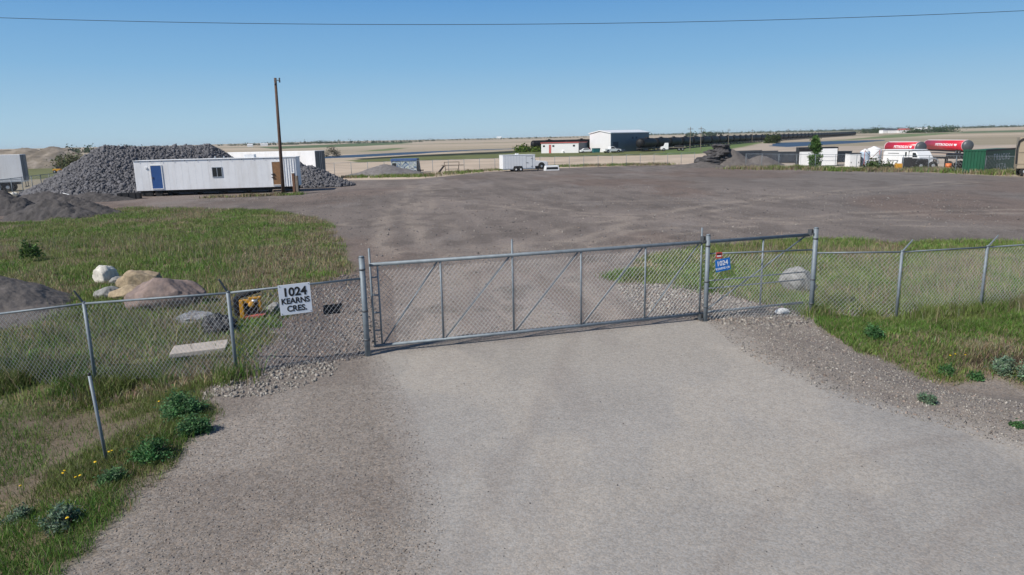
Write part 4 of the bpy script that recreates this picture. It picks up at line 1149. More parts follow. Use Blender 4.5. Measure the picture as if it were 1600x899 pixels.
# weathered bench-like rack
p = P(707, 269.5)
wr_ = thing('wooden_rack', 'weathered wooden rack with slanted legs standing by the far fence', 'rack', p, 0.12)
MB().box(-1.6, 1.7, -0.4, 0.3, 1.0, 1.1).build('top_plank', M['old_wood'], wr_)
MB().box(-1.2, 1.1, 0.5, 0.56, 1.45, 1.55).box(-1.2, -1.1, 0.46, 0.56, 1.0, 1.5).box(1.0, 1.1, 0.46, 0.56, 1.0, 1.5).build('back_rail', M['old_wood'], wr_)
MB().box(-1.0, 1.0, -0.3, 0.2, 0.45, 0.52).build('lower_plank', M['old_wood'], wr_)
for q in (-1.1, 0.9):
    for yy in (-0.35, 0.3):
        MB().box(q, q + 0.1, yy - 0.05, yy + 0.05, -0.05, 1.0).build('leg', M['old_wood'], wr_)
p = P(690, 269.5)
sk = thing('timber_offcut', 'black slanted timber leaning beside the weathered wooden rack', 'timber', p, 0.1)
MB().prism([(-0.6, 0), (-0.2, 0), (0.55, 0.95), (0.3, 1.0)], -0.12, 0.12).build('plank', M['blackm'], sk)

# ------------------------------------------------------------------ fences around the far side of the yard
def run(px0, px1, n):
    a_ = P(*px0); b2 = P(*px1)
    return [on_ground(a_.x + (b2.x - a_.x) * k / n, a_.y + (b2.y - a_.y) * k / n) for k in range(n + 1)]
fence('chain_link_fence', 'long distant chain-link fence between the far yard edge and the straw field', run((470, 276.5), (1085, 256.5), 26), 1.85, 0.035, pitch=0.35, wr=0.0025, rail_r=0.024)
r0 = P(1165, 259.5)
fence('chain_link_fence', 'distant chain-link fence on the right side of the yard, before the red tanks', run((1165, 260.5), (1640, 275), 13), 1.85, 0.035, pitch=0.35, wr=0.0025, rail_r=0.024)
fence('chain_link_fence', 'distant chain-link fence at the far left, below the white semi trailer', run((-60, 321), (92, 293), 9), 1.8, 0.04, pitch=0.3, wr=0.004, rail_r=0.03)

# ------------------------------------------------------------------ right-hand neighbour's yard
def bin_(px0, px1, h, dpt, label, mt='blackm'):
    a_ = P(*px0); b2 = P(*px1); L_ = (b2 - a_).length
    t = thing('steel_bin', label, 'bin', a_, heading(a_, b2), 'long black steel bins beyond the right fence')
    b = MB().box(0, L_, 0, 0.06, 0.1, h); b.box(0, L_, dpt - 0.06, dpt, 0.1, h); b.box(0, 0.06, 0.06, dpt - 0.06, 0.1, h); b.box(L_ - 0.06, L_, 0.06, dpt - 0.06, 0.1, h); b.box(0.06, L_ - 0.06, 0.06, dpt - 0.06, 0.1, 0.2)
    b.build('shell', M[mt], t)
    b = MB()
    for q in np.arange(0.4, L_, 0.9): b.box(q, q + 0.1, -0.07, 0, 0.1, h - 0.06)
    b.build('rib', M[mt], t)
    MB().box(-0.04, L_ + 0.04, -0.08, -0.001, h - 0.06, h + 0.04).build('rim', M['tankgrey'], t)
    return t
M['navy_steel'] = mat('dark_blue_steel', (0.022, 0.03, 0.045), 0.5, 0.1, 0.3, 1.5, dirt=(0.08, 0.07, 0.06), dirt_amt=0.3)
bin_((1190, 255), (1249, 255), 1.75, 2.2, 'long black steel bin just left of the white container', 'navy_steel')
bin_((1150, 249.5), (1215, 248.5), 1.5, 2.2, 'black steel bin directly behind the brown soil pile', 'navy_steel')
bin_((1136, 246), (1190, 244), 1.2, 2.2, 'farthest black steel bin, low and thin, above the brown soil pile', 'blackm')
bin_((1306, 254), (1330, 253.5), 1.7, 2.2, 'short black steel bin left of the small white shed', 'navy_steel')

a = P(1247, 260.5); b_ = P(1308, 259.5); L_ = (b_ - a).length
wc = thing('storage_container', 'white storage container edged in black, behind the poplar sapling', 'container', a, heading(a, b_))
MB().box(0.08, L_ - 0.08, 0.03, 2.4, 0.12, 2.45).build('wall', M['white_gloss'], wc)
b = MB().box(0, L_, 0, 2.43, 2.453, 2.62); b.box(0, 0.08, 0, 2.43, 0, 2.45); b.box(L_ - 0.08, L_, 0, 2.43, 0, 2.45); b.box(0.08, L_ - 0.08, 0, 0.06, 0, 0.12)
b.build('frame', M['black'], wc)
b = MB().box(0.08, L_ * .30, 0, 0.025, 0.14, 2.0); dr = b.build('door', M['white'], wc)
MB().box(L_ * .27, L_ * .28, -0.03, -0.001, 0.3, 1.9).box(L_ * .05, L_ * .055, -0.03, -0.001, 0.3, 1.9).build('lock_rod', M['alu'], dr)
MB().box(0.08, L_ * .38, 0, 0.025, 2.05, 2.44).build('header', M['blackm'], wc)
b = MB()
for zz in (0.75, 1.3): b.box(L_ * .6, L_ - 0.1, 0.0, 0.028, zz, zz + 0.04)
b.build('side_rail', M['alu'], wc)

p = P(1335, 261)
sh = thing('shed', 'small white double-door shed right of the white storage container', 'shed', p, 0.0)
MB().box(-0.72, 0.72, 0, 1.3, 0, 1.72).build('wall', M['white'], sh)
MB().box(-0.76, 0.80, -0.05, 1.35, 1.723, 1.82).build('roof', M['blackm'], sh)
for q in (-1, 1):
    d_ = MB().box(min(0.02 * q, 0.66 * q), max(0.02 * q, 0.66 * q), -0.025, -0.001, 0.08, 1.64).build('door', M['white'], sh)
    MB().box(0.5 * q - 0.04, 0.5 * q + 0.04, -0.06, -0.026, 0.5, 0.66).build('handle', M['black'], d_)
MB().box(0.723, 0.80, -0.02, 1.3, 0, 1.72).build('side_post', M['blackm'], sh)

def tank(px, py, r, h, label, mt):
    t = thing('storage_tank', label, 'tank', P(px, py), 0)
    MB().lathe((0, 0, 0), (0, 0, 1), [(0, r)] + [(h * q, r * (1 + 0.015 * (i % 2))) for i, q in enumerate(np.linspace(0.05, 0.85, 9))], 20).build('shell', M[mt], t, True)
    MB().lathe((0, 0, h * 0.85 + 0.002), (0, 0, 1), [(0, r), (h * 0.06, r * 0.85), (h * 0.12, r * 0.45), (h * 0.15, r * 0.2)], 20).build('dome', M['white'], t, True)
    MB().cyl((0, 0, h * 0.99), (0, 0, h * 1.03), r * 0.25, n=12).build('hatch', M['white'], t)
    return t
tank(1350, 260, 0.62, 2.25, 'pale blue upright tank with a white dome, right of the small shed', 'ltblue')
tank(1364, 258.5, 0.95, 2.5, 'broad white upright tank behind the metal scaffold', 'white')
# scaffold
p = P(1372, 263)
sf = thing('scaffold', 'rusty pink scaffold frame with crossed braces before the white truck', 'scaffold', p, -0.25)
for q in (-1.7, 0.05, 1.8):
    MB().cyl((q, 0, 0), (q, 0, 2.35), 0.035, n=8).build('upright', M['redwood'], sf)
b = MB().cyl((-1.7, 0, 2.3), (1.8, 0, 2.3), 0.03, n=6); b.cyl((-1.7, 0, 1.0), (1.8, 0, 1.0), 0.03, n=6); b.build('crossbar', M['white'], sf)
for (x0, x1) in ((-1.7, 0.05), (0.05, -1.7)):
    MB().cyl((x0, 0.05, 0.3), (x1, 0.05, 2.25), 0.032, n=6).build('brace', M['rust_wood'], sf)
# white service truck
a = P(1384, 263); b_ = P(1432, 265); 
sv = thing('service_truck', 'white high-sided service truck with its cab facing right, below the red tanks', 'truck', a, heading(a, b_)); SL = (b_ - a).length; sv.scale = (1, 1, .82)
bevel(MB().box(-0.6, SL * .70, 0, 2.2, 0.6, 2.75).build('box', M['white'], sv), 0.03)
bevel(MB().box(-0.7, SL * .82, -0.1, 2.3, 2.753, 2.86).build('roof_rack', M['white_gloss'], sv), 0.02)
cb = bevel(MB().prism([(SL * .72, 0.5), (SL * .72, 2.65), (SL * .92, 2.6), (SL * 1.03, 1.75), (SL * 1.06, 0.5)], 0.05, 2.15).build('cab', M['white_gloss'], sv), 0.05)
MB().prism([(SL * .83, 1.75), (SL * .83, 2.4), (SL * .92, 2.38), (SL * .985, 1.75)], 0.03, 0.047).build('side_window', M['glass'], cb)
MB().box(SL * .6, SL * .65, -0.015, -0.001, 1.85, 2.5).build('box_window', M['glass'], sv)
MB().box(0.2, SL * .4, -0.02, -0.001, 2.25, 2.33).box(0.2, SL * .4, -0.02, -0.001, 1.18, 1.26).build('hinge_bar', M['galv_dark'], sv)
for q in (.05, .85):
    wheel(sv, SL * q, 0.15, 0.45, 0.45, 0.28); wheel(sv, SL * q, 2.05, 0.45, 0.45, 0.28)
p = P(1412, 267.5)
ge = thing('generator', 'black and yellow generator on the ground beside the white service truck', 'generator', p, -0.3)
bevel(MB().box(-0.1, 0.8, 0, 0.9, 0.1, 1.55).build('housing', M['blackm'], ge), 0.05)
bevel(MB().box(-0.85, -0.12, 0.1, 0.9, 0.1, 0.85).build('tank', M['yellow'], ge), 0.05)
MB().box(-0.85, 0.85, -0.02, 0.95, 0, 0.1).build('skid', M['blackm'], ge)

# red tank trailers
def tank_trailer(px0, px1, r, label, text):
    a_ = P(*px0); b2 = P(*px1); L_ = (b2 - a_).length
    t = thing('tank_trailer', label, 'tank trailer', a_, heading(a_, b2), 'red tank trailers behind the right fence')
    zc = 0.62 + r
    MB().lathe((0.35, r, zc), (1, 0, 0), [(0, r * 0.999), (L_ - 0.6, r)], 28).build('barrel', M['red'], t, True)
    MB().lathe((0.35, r, zc), (-1, 0, 0), [(0.002, r * 1.01), (0.15, r * 0.93), (0.3, r * 0.6), (0.38, r * 0.1)], 28).build('end_cap', M['tankgrey'], t, True)
    MB().lathe((L_ - 0.248, r, zc), (1, 0, 0), [(0.0, r * 1.01), (0.2, r * 1.0), (0.4, r * 0.9), (0.58, r * 0.55), (0.64, r * 0.1)], 28).build('end_cap', M['tankgrey'], t, True)
    for q in (0.42, L_ - 0.42):
        MB().lathe((q, r, zc), (1, 0, 0), [(0, r * 0.9), (0, r * 1.012), (0.1, r * 1.012), (0.1, r * 0.9)], 28).build('band', M['white'], t, True)
    MB().box(0.8, L_ - 0.8, r - 0.3, r + 0.3, zc + r * 0.95, zc + r * 1.05).build('catwalk', M['white'], t)
    b = MB().box(0.3, L_ - 0.3, r - 0.45, r - 0.3, 0.42, 0.72); b.box(0.3, L_ - 0.3, r + 0.3, r + 0.45, 0.42, 0.72); b.build('chassis', M['blackm'], t)
    for q in (L_ - 2.6, L_ - 1.4):
        wheel(t, q, 0.25, 0.42, 0.42, 0.25); wheel(t, q, 2 * r - 0.25, 0.42, 0.42, 0.25)
    # lettering wrapped on the near side of the barrel
    o = text_part('lettering', text, r * 0.62, L_ * 0.56, 0.12, -0.012, M['text_white'], t, bold=0.02, squash=L_ / 7.5)
    for v in o.data.vertices:
        ang = v.co.z / r
        rr = r + 0.004 + (0.012 if v.co.y < -0.012 else 0.0)
        v.co = Vector((v.co.x, r - rr * math.cos(ang), zc + rr * math.sin(ang)))
    b = MB()
    ex = L_ * 0.84
    pts = [(-.3, .24), (-.2, .3), (-.05, .24), (.1, .3), (.28, .2), (.22, -.02), (0, -.16), (-.22, -.02)]
    vs = []
    for y_ in (0.006, 0.016):
        for (x_, z_) in pts:
            ang = (z_ * r + 0.05) / r; rr = r + y_
            vs.append((ex + x_ * r * L_ / 8, r - rr * math.cos(ang), zc + rr * math.sin(ang)))
    n_ = len(pts)
    b.add(vs, [tuple(range(n_, 2 * n_)), tuple(range(n_ - 1, -1, -1))] + [(k, (k + 1) % n_, n_ + (k + 1) % n_, n_ + k) for k in range(n_)])
    b.build('emblem', M['text_white'], t)
    return t
tank_trailer((1440, 238.8), (1502, 242), 1.0, 'nearer red tank trailer with white lettering, left of the green container', 'PETROGAN')
tank_trailer((1378, 244.1), (1430, 245.8), 1.0, 'red tank trailer rising behind the white service truck', 'PETROGAN')

# black flatbed chassis and clutter under the tanks
a = P(1436, 262); b_ = P(1502, 264); L_ = (b_ - a).length
fb = thing('flatbed_trailer', 'black skeletal flatbed trailer standing below the nearer red tank', 'trailer', a, heading(a, b_))
MB().box(0, L_, 0, 0.12, 1.15, 1.33).box(0, L_, 1.9, 2.02, 1.15, 1.33).build('side_beam', M['blackm'], fb)
b = MB()
for q in np.linspace(0.2, L_ - 0.3, 8): b.box(q, q + 0.1, 0.12, 1.9, 1.17, 1.3)
b.build('cross_member', M['blackm'], fb)
b = MB()
for q in (0.06, .38, .60):
    for yy in (0, 1.9): MB().box(L_ * q, L_ * q + 0.12, yy, yy + 0.12, 0, 1.15).build('support_leg', M['blackm'], fb)
MB().box(L_ * .62, L_ * .97, 0.0, 2.0, 1.333, 1.75).build('tool_box', M['blackm'], fb)
for q in (.70, .90): wheel(fb, L_ * q, 0.1, 0.45, 0.45, 0.28); wheel(fb, L_ * q, 1.9, 0.45, 0.45, 0.28)
p = P(1440, 266)
tk = thing('tractor_unit', 'dark truck tractor nose with round fenders right of the white service truck', 'truck', p, -0.25)
bevel(MB().prism([(-1.2, 0.45), (-1.2, 1.35), (0.6, 1.3), (0.75, 0.5)], 0, 1.9).build('body', M['blackm'], tk), 0.08)
for q in (0.0, 1.3):
    b = MB()
    for k in range(9):
        t0 = math.pi * k / 8
        b.cyl((q - 0.1 + 0.56 * math.cos(t0), 0.0, 0.8 + 0.56 * math.sin(t0)), (q - 0.1 + 0.56 * math.cos(t0), 0.4, 0.8 + 0.56 * math.sin(t0)), 0.08, n=6)
    b.build('fender', M['alu'], tk)
    wheel(tk, q - 0.1, 0.15, 0.5, 0.5, 0.3)
p = P(1481, 268)
ob = thing('barrel', 'orange barrel on the ground left of the green container', 'barrel', p, 0)
MB().lathe((0, 0, 0), (0, 0, 1), [(0, 0.3), (0.28, 0.31), (0.3, 0.33), (0.33, 0.31), (0.58, 0.31), (0.6, 0.33), (0.63, 0.31), (0.9, 0.3)], 18).build('drum', M['orange'], ob, True)
p = P(1496, 268.5)
ty = thing('tyre_stack', 'stack of old black tyres against the green container', 'tyres', p, 0)
for k in range(4):
    MB().lathe((0.03 * (k % 2), 0, k * 0.25), (0, 0, 1), [(0, 0.28), (0, 0.44), (0.05, 0.5), (0.19, 0.5), (0.24, 0.44), (0.24, 0.28)], 20).build('tyre', M['rubber'], ty, True)

# green container with lettering
K = P(1537, 272)
ga = R(55)
gcn = thing('storage_container', 'dark green steel container with white letters on its long shaded side', 'container', K, math.pi / 2 - ga)
# local +x = long face direction (sin a, cos a); local +y = towards its left end
Wd, Ld, Hh = 2.15, 8.0, 2.45
bevel(MB().box(0, Ld, 0, Wd, 0.1, Hh).build('wall', M['green'], gcn), 0.02)
b = MB()
for q in np.arange(0.15, Wd - 0.05, 0.3): b.box(-0.06, -0.001, q, q + 0.12, 0.15, Hh - 0.12)
b.box(-0.08, -0.001, -0.02, Wd + 0.02, Hh - 0.1, Hh + 0.05)
b.build('end_rib', M['green'], gcn)
b = MB().box(-0.03, Ld + 0.03, -0.05, -0.001, Hh - 0.12, Hh + 0.05); b.box(-0.03, 0.08, -0.05, -0.001, 0.1, Hh - 0.12); b.build('top_rail', M['blackm'], gcn)
text_part('lettering', 'TRUCKS', 0.95, 3.9, 1.62, -0.02, M['text_fade'], gcn, bold=0.01, spacing=1.25)
text_part('lettering', 'VSTA', 0.85, 4.0, 0.62, -0.02, M['text_fade'], gcn, bold=0.0, spacing=1.4)

p = P(1587, 276)
bt = thing('box_trailer', 'beige box trailer with a black pipe at the right edge of the yard', 'trailer', p, -0.5)
bevel(MB().box(0, 5.5, 0, 2.3, 0.75, 3.75).build('box', M['beige'], bt), 0.04)
b = MB()
for zz in (1.2, 2.3): b.box(0.02, 5.5, -0.05, -0.001, zz, zz + 0.1)
b.build('side_rib', M['beige'], bt)
MB().tube([(-0.1, -0.1, 1.2), (-0.16, -0.1, 2.6), (-0.05, -0.1, 3.4), (0.25, -0.1, 3.6), (0.6, -0.1, 3.55)], 0.07, 8).build('pipe', M['blackm'], bt)
MB().box(0.2, 5.3, 0.3, 2.0, 0.5, 0.748).build('chassis', M['blackm'], bt)
for q in (0.7, 1.9, 4.4): wheel(bt, q, 0.15, 0.45, 0.45, 0.28); wheel(bt, q, 2.1, 0.45, 0.45, 0.28)

# ------------------------------------------------------------------ foliage builders
def leaves(name, centers, size, cols, mt='leaf', parent=None, upright=0.0, aspect=1.6):
    n = len(centers)
    d1 = rng.normal(size=(n, 3)); d1[:, 2] = d1[:, 2] * (1 - upright) + upright * 1.2
    d1 /= np.linalg.norm(d1, axis=1)[:, None]
    d2 = np.cross(d1, rng.normal(size=(n, 3))); d2 /= np.linalg.norm(d2, axis=1)[:, None]
    s = size[:, None]
    V = np.stack([centers - d1 * s * aspect * .5, centers + d2 * s * .45, centers + d1 * s * aspect * .5, centers - d2 * s * .45], 1).reshape(-1, 3)
    F = np.arange(n * 4).reshape(n, 4)
    return np_mesh(name, V, F, M[mt], base=np.repeat(cols, 4, axis=0), parent=parent)

def vary(c, n, amt=0.35):
    c = np.array(c)
    k = (1 + amt * (rng.random((n, 1)) * 2 - 1))
    tint = 1 + 0.15 * (rng.random((n, 3)) * 2 - 1)
    return np.tile(c, (n, 1)) * k * tint

def dome_points(n, rx, ry, h, clumps=14, spread=0.28):
    c = rng.normal(size=(clumps, 3)); c /= np.linalg.norm(c, axis=1)[:, None]; c[:, 2] = np.abs(c[:, 2])
    c *= rng.uniform(0.45, 0.9, (clumps, 1))
    k = rng.integers(0, clumps, n)
    p_ = c[k] + rng.normal(size=(n, 3)) * spread * rng.uniform(0.5, 1, (n, 1))
    p_[:, 2] = np.abs(p_[:, 2])
    return p_ * np.array([rx, ry, h]), k

def shrub(px, py, rx, h, label, col, n=900, leaf=0.035, group='sage-like shrubs along the ditches'):
    t = thing('shrub', label, 'shrub', P(px, py), 0, group)
    n = int(n * 2.2); leaf *= .66
    pts, k = dome_points(n, rx, rx, h, 26, .24)
    tone = rng.uniform(0.6, 1.4, 26) * 1.35
    cols = vary(col, n, 0.3) * tone[k][:, None]
    leaves('foliage', pts, rng.uniform(0.6, 1.3, n) * leaf, cols, parent=t, upright=0.4, aspect=2.4)
    b = MB()
    for q in range(9):
        an = q * 0.7; b.cyl((0, 0, -0.02), (rx * .6 * math.cos(an), rx * .6 * math.sin(an), h * .7), 0.008, 0.003, n=5)
    b.build('stem', M['bark'], t)
    return t
SG = (0.12, 0.175, 0.115); DG = (0.055, 0.13, 0.045)
shrub(290, 648, 0.38, 0.42, 'largest rounded green shrub at the gravel edge below the concrete slab', (0.07, 0.15, 0.06), 2200, 0.035)
shrub(304, 676, 0.27, 0.27, 'green shrub just below the largest one on the left gravel edge', (0.065, 0.14, 0.055), 1300, 0.034)
shrub(242, 716, 0.29, 0.30, 'dark green shrub right of the short leaning steel post', DG, 1400, 0.034)
shrub(178, 752, 0.2, 0.22, 'small dark shrub below the short leaning steel post', (0.07, 0.14, 0.06), 800, 0.03)
shrub(97, 822, 0.24, 0.24, 'silvery grey-green shrub nearest the bottom left corner', SG, 1200, 0.032)
shrub(32, 812, 0.16, 0.18, 'small grey-green plant left of the silvery shrub', SG, 500, 0.03)
shrub(1365, 528, 0.24, 0.28, 'dark green shrub in the grass in front of the right fence', DG, 1000, 0.04)
shrub(1573, 582, 0.3, 0.3, 'silvery shrub beside the wet ditch at the right', SG, 1100, 0.04)
shrub(1610, 592, 0.3, 0.3, 'silvery shrub cut by the right edge of the photo', SG, 900, 0.04)
shrub(1447, 629, 0.15, 0.18, 'small silvery plant alone on the right gravel shoulder', SG, 600, 0.032)
shrub(1524, 592, 0.16, 0.16, 'low dark plant left of the silvery ditch shrub', DG, 400, 0.032)
shrub(1588, 666, 0.12, 0.08, 'tiny green plant on the gravel near the right edge', DG, 250, 0.03)
shrub(1478, 585, 0.17, 0.2, 'small green plant at the near edge of the right ditch grass', DG, 400, 0.035)

def tree(name, label, cat, loc, h, rx, col, n, leaf, trunk_h=0.15, narrow=False, group=None):
    t = thing(name, label, cat, loc, 0, group)
    u = rng.random(n)
    if narrow:
        clumps = 44
        cz = rng.random(clumps); ca = rng.random(clumps) * 6.28; cr = rng.uniform(0.1, 0.8, clumps) * (0.35 + 0.65 * np.sin(np.clip(cz * 0.95 + 0.12, 0, 1) * math.pi)) 
        k = rng.integers(0, clumps, n)
        pts = np.stack([np.cos(ca[k]) * cr[k] * rx, np.sin(ca[k]) * cr[k] * rx, (trunk_h + (1 - trunk_h) * cz[k]) * h], 1) + rng.normal(size=(n, 3)) * np.array([rx * .24, rx * .24, h * .04])
        tone = rng.uniform(0.7, 1.4, clumps)
    else:
        pts, k = dome_points(n, rx, rx, h * (1 - trunk_h), 14, 0.25); pts[:, 2] += trunk_h * h
        tone = rng.uniform(0.7, 1.4, 14)
    leaves('crown', pts, rng.uniform(0.6, 1.3, n) * leaf, vary(col, n, 0.3) * tone[k][:, None], parent=t)
    b = MB().cyl((0, 0, -0.2), (0, 0, h * 0.9), 0.02 * h * .5 + 0.02, 0.01, n=8)
    for q in range(7):
        an = q * 2.4; z0 = h * (trunk_h + 0.09 * q)
        b.cyl((0, 0, z0), (rx * .6 * math.cos(an), rx * .6 * math.sin(an), z0 + h * .16), 0.015 * h * .4, 0.006, n=5)
    b.build('trunk', M['bark'], t)
    return t
tree('poplar_sapling', 'young green poplar sapling in front of the white storage container', 'tree', P(1272, 263), 4.0, 0.85, (0.085, 0.165, 0.045), 5200, 0.15, 0.05, True)
p = P(50, 408)
tree('sapling', 'small leafy sapling in the grass beyond the brown gravel bank', 'sapling', p, 0.95, 0.38, (0.10, 0.17, 0.05), 420, 0.09, 0.2)
tree('bush', 'round green bush at the foot of the service truck along the far right verge', 'bush', P(1376, 266.5), 1.3, 2.1, (0.06, 0.09, 0.03), 1500, 0.2, 0.0)
tree('bush', 'green bush between the sandy hill and the rock heap', 'bush', P(110, 268), 3.6, 4.2, (0.12, 0.13, 0.07), 3000, 0.3, 0.0)
tree('bush', 'bare brownish bush above the second white semi trailer', 'bush', P(519, 245), 4.2, 3.0, (0.13, 0.115, 0.08), 900, 0.25, 0.0)
tree('bush', 'long bright green bush left of the low white building', 'bush', P(826, 237.5), 2.8, 6.0, (0.085, 0.13, 0.02), 1800, 0.5, 0.0)
tree('bush', 'small green bush at the left end of the right-hand pond', 'bush', P(1207, 224), 4.5, 4.5, (0.07, 0.10, 0.03), 900, 0.6, 0.0)

# ------------------------------------------------------------------ buildings beyond the straw field
def corner_building(K, ang, Wd, Ld, eave, ridge, label, name, wall_l, wall_r, roofm):
    """K nearest corner; left face (width Wd, gable) and right long face (Ld)"""
    t = thing(name, label, 'building', K, math.pi / 2 - ang)
    g_ = MB().add([(0, 0, 0), (0, Wd, 0), (0, Wd, eave), (0, Wd / 2, ridge), (0, 0, eave), (0.2, 0, 0), (0.2, Wd, 0), (0.2, Wd, eave), (0.2, Wd / 2, ridge), (0.2, 0, eave)],
                  [(0, 4, 3, 2, 1), (5, 6, 7, 8, 9), (0, 1, 6, 5), (1, 2, 7, 6), (2, 3, 8, 7), (3, 4, 9, 8), (4, 0, 5, 9)])
    g_.build('gable_wall', M[wall_l], t)
    MB().box(0.203, Ld, 0.0, 0.2, 0, eave).box(0.203, Ld, Wd - 0.2, Wd, 0, eave).box(Ld - 0.2, Ld, 0.203, Wd - 0.203, 0, eave).build('side_wall', M[wall_r], t)
    MB().add([(-0.3, -0.3, eave - 0.05), (Ld + 0.3, -0.3, eave - 0.05), (Ld + 0.3, Wd / 2, ridge + 0.08), (-0.3, Wd / 2, ridge + 0.08), (Ld + 0.3, Wd + 0.3, eave - 0.05), (-0.3, Wd + 0.3, eave - 0.05),
              (-0.3, -0.3, eave + 0.2), (Ld + 0.3, -0.3, eave + 0.2), (Ld + 0.3, Wd / 2, ridge + 0.33), (-0.3, Wd / 2, ridge + 0.33), (Ld + 0.3, Wd + 0.3, eave + 0.2), (-0.3, Wd + 0.3, eave + 0.2)],
             [(6, 7, 8, 9), (9, 8, 10, 11), (0, 3, 2, 1), (3, 5, 4, 2), (0, 1, 7, 6), (5, 11, 10, 4), (0, 6, 9, 3), (3, 9, 11, 5), (1, 2, 8, 7), (2, 4, 10, 8)]).build('roof', M[roofm], t)
    return t
wh = corner_building(P(954, 238), R(54), 9.8, 17.6, 5.9, 6.6, 'large steel warehouse, pale gable end and blue-grey long side', 'warehouse', 'cream', 'steelblue', 'roof_white')
MB().box(1.0, 3.4, -0.03, -0.002, 0.0, 3.2).build('overhead_door', M['navy'], wh)
for q in (9.5, 11.2): MB().box(q, q + 0.8, -0.03, -0.002, 4.0, 4.7).build('vent', M['navy'], wh)
b = MB()
for q in np.arange(0.6, 17.4, 0.6): b.box(q, q + 0.05, -0.028, -0.001, 0.0 if q > 3.5 or q < 0.9 else 3.3, 5.8)
b.build('siding_rib', M['steelblue'], wh)
lw = thing('low_building', 'low white building with red trim left of the warehouse', 'building', P(904, 239), math.pi / 2 - R(25))
Wd, Ld = 12.9, 8.5
MB().box(0.0, Ld, 0, Wd, 0, 3.15).build('wall', M['cream'], lw)
MB().box(-0.2, Ld + 0.2, -0.2, Wd + 0.2, 3.153, 3.42).build('roof', M['redwood'], lw)
MB().box(0.01, Ld, -0.03, -0.002, 0.0, 3.1).build('end_shade_sheet', M['navy'], lw)  # dark sheet over the pale wall, colouring in the shade on this end
for q in (1.2, 8.3, 11.6): 
    w_ = MB().box(-0.04, -0.001, q, q + 0.7, 2.0, 2.55).build('window', M['glass'], lw)
MB().box(-0.05, -0.001, 9.4, 10.2, 0, 2.7).build('door', M['redwood'], lw)
MB().box(-0.5, -0.001, 5.0, 5.7, 0, 0.7).build('vent_box', M['white'], lw)
p = P(872, 239)
mo = MB().blob((0, 0, 0.7), (1.1, 0.8, 0.8), 3, 0.4, 71).build('dark_shrub', M['blackm'], None); mo.location = p
mo.name = 'covered_mower'; tag(mo, 'dark covered machine before the red door of the low building', 'machine')

def car(loc, rz, paint, label):
    t = thing('parked_car', label, 'car', loc, rz, 'vehicles parked by the warehouse')
    bevel(MB().prism([(-2.2, 0.35), (-2.2, 0.85), (-1.6, 0.95), (1.0, 0.95), (2.1, 0.8), (2.2, 0.35)], -0.88, 0.88).build('body', M[paint], t), 0.05)
    c_ = bevel(MB().prism([(-1.7, 0.94), (-1.1, 1.42), (0.2, 1.44), (1.0, 0.94)], -0.76, 0.76).build('cabin', M[paint], t), 0.05)
    MB().prism([(-1.45, 1.0), (-1.0, 1.36), (0.15, 1.37), (0.75, 1.0)], -0.775, -0.762).build('side_window', M['glass'], c_)
    MB().prism([(-1.45, 1.0), (-1.0, 1.36), (0.15, 1.37), (0.75, 1.0)], 0.762, 0.775).build('side_window', M['glass'], c_)
    for xx in (-1.35, 1.4):
        for yy in (-0.82, 0.82): wheel(t, xx, yy, 0.31, 0.32, 0.2)
    return t
car(P(917, 239), R(5), 'white_gloss', 'white car beside the red dumpster, in front of the pale gable')
car(P(944, 237), R(8), 'alu', 'silver car parked below the pale gable of the warehouse')
car(P(965, 238.5), R(12), 'navy', 'dark car nearest the viewer, below the blue-grey warehouse side')
pickup('pickup_truck', 'white pickup at the near corner of the warehouse', P(956, 239), R(20), group='vehicles parked by the warehouse')
pickup('pickup_truck', 'dark pickup backed against the blue-grey warehouse side', P(978, 234.6), R(20), 'navy', group='vehicles parked by the warehouse')
pickup('pickup_truck', 'white pickup in the middle of the blue-grey warehouse side', P(994, 234.4), R(170), group='vehicles parked by the warehouse')
pickup('pickup_truck', 'white pickup farthest right, past the end of the warehouse', P(1013, 233), R(175), group='vehicles parked by the warehouse')
def dumpster(px, py, mt, label):
    t = thing('dumpster', label, 'dumpster', P(px, py), 0.2)
    bevel(MB().prism([(-1.0, 0.15), (-1.15, 1.35), (1.15, 1.35), (1.0, 0.15)], 0, 1.5).build('bin', M[mt], t), 0.03)
    MB().box(-1.18, 1.18, -0.05, 1.55, 1.353, 1.45).build('lid', M[mt], t)
    return t
dumpster(926, 237.8, 'red', 'red dumpster left of the teal one before the warehouse')
dumpster(932.5, 239.3, 'teal', 'teal dumpster right of the red one before the warehouse')
p = P(1052, 236)
lt = thing('flatbed_truck', 'white flatbed truck standing alone right of the warehouse', 'truck', p, R(172))
bevel(MB().prism([(1.6, 0.5), (1.6, 2.5), (2.6, 2.5), (3.0, 1.5), (3.9, 1.35), (3.95, 0.5)], -1.1, 1.1).build('cab', M['white_gloss'], lt), 0.06)
MB().box(-3.8, 1.5, -1.2, 1.2, 0.95, 1.15).build('deck', M['old_wood'], lt)
MB().box(-3.8, 3.5, -0.5, 0.5, 0.55, 0.948).build('chassis', M['blackm'], lt)
MB().box(-3.0, -0.5, -0.9, 0.9, 1.153, 1.7).build('load', M['blackm'], lt)
for q in (-2.8, -1.7, 3.0): wheel(lt, q, -1.0, 0.48, 0.48, 0.28); wheel(lt, q, 1.0, 0.48, 0.48, 0.28)

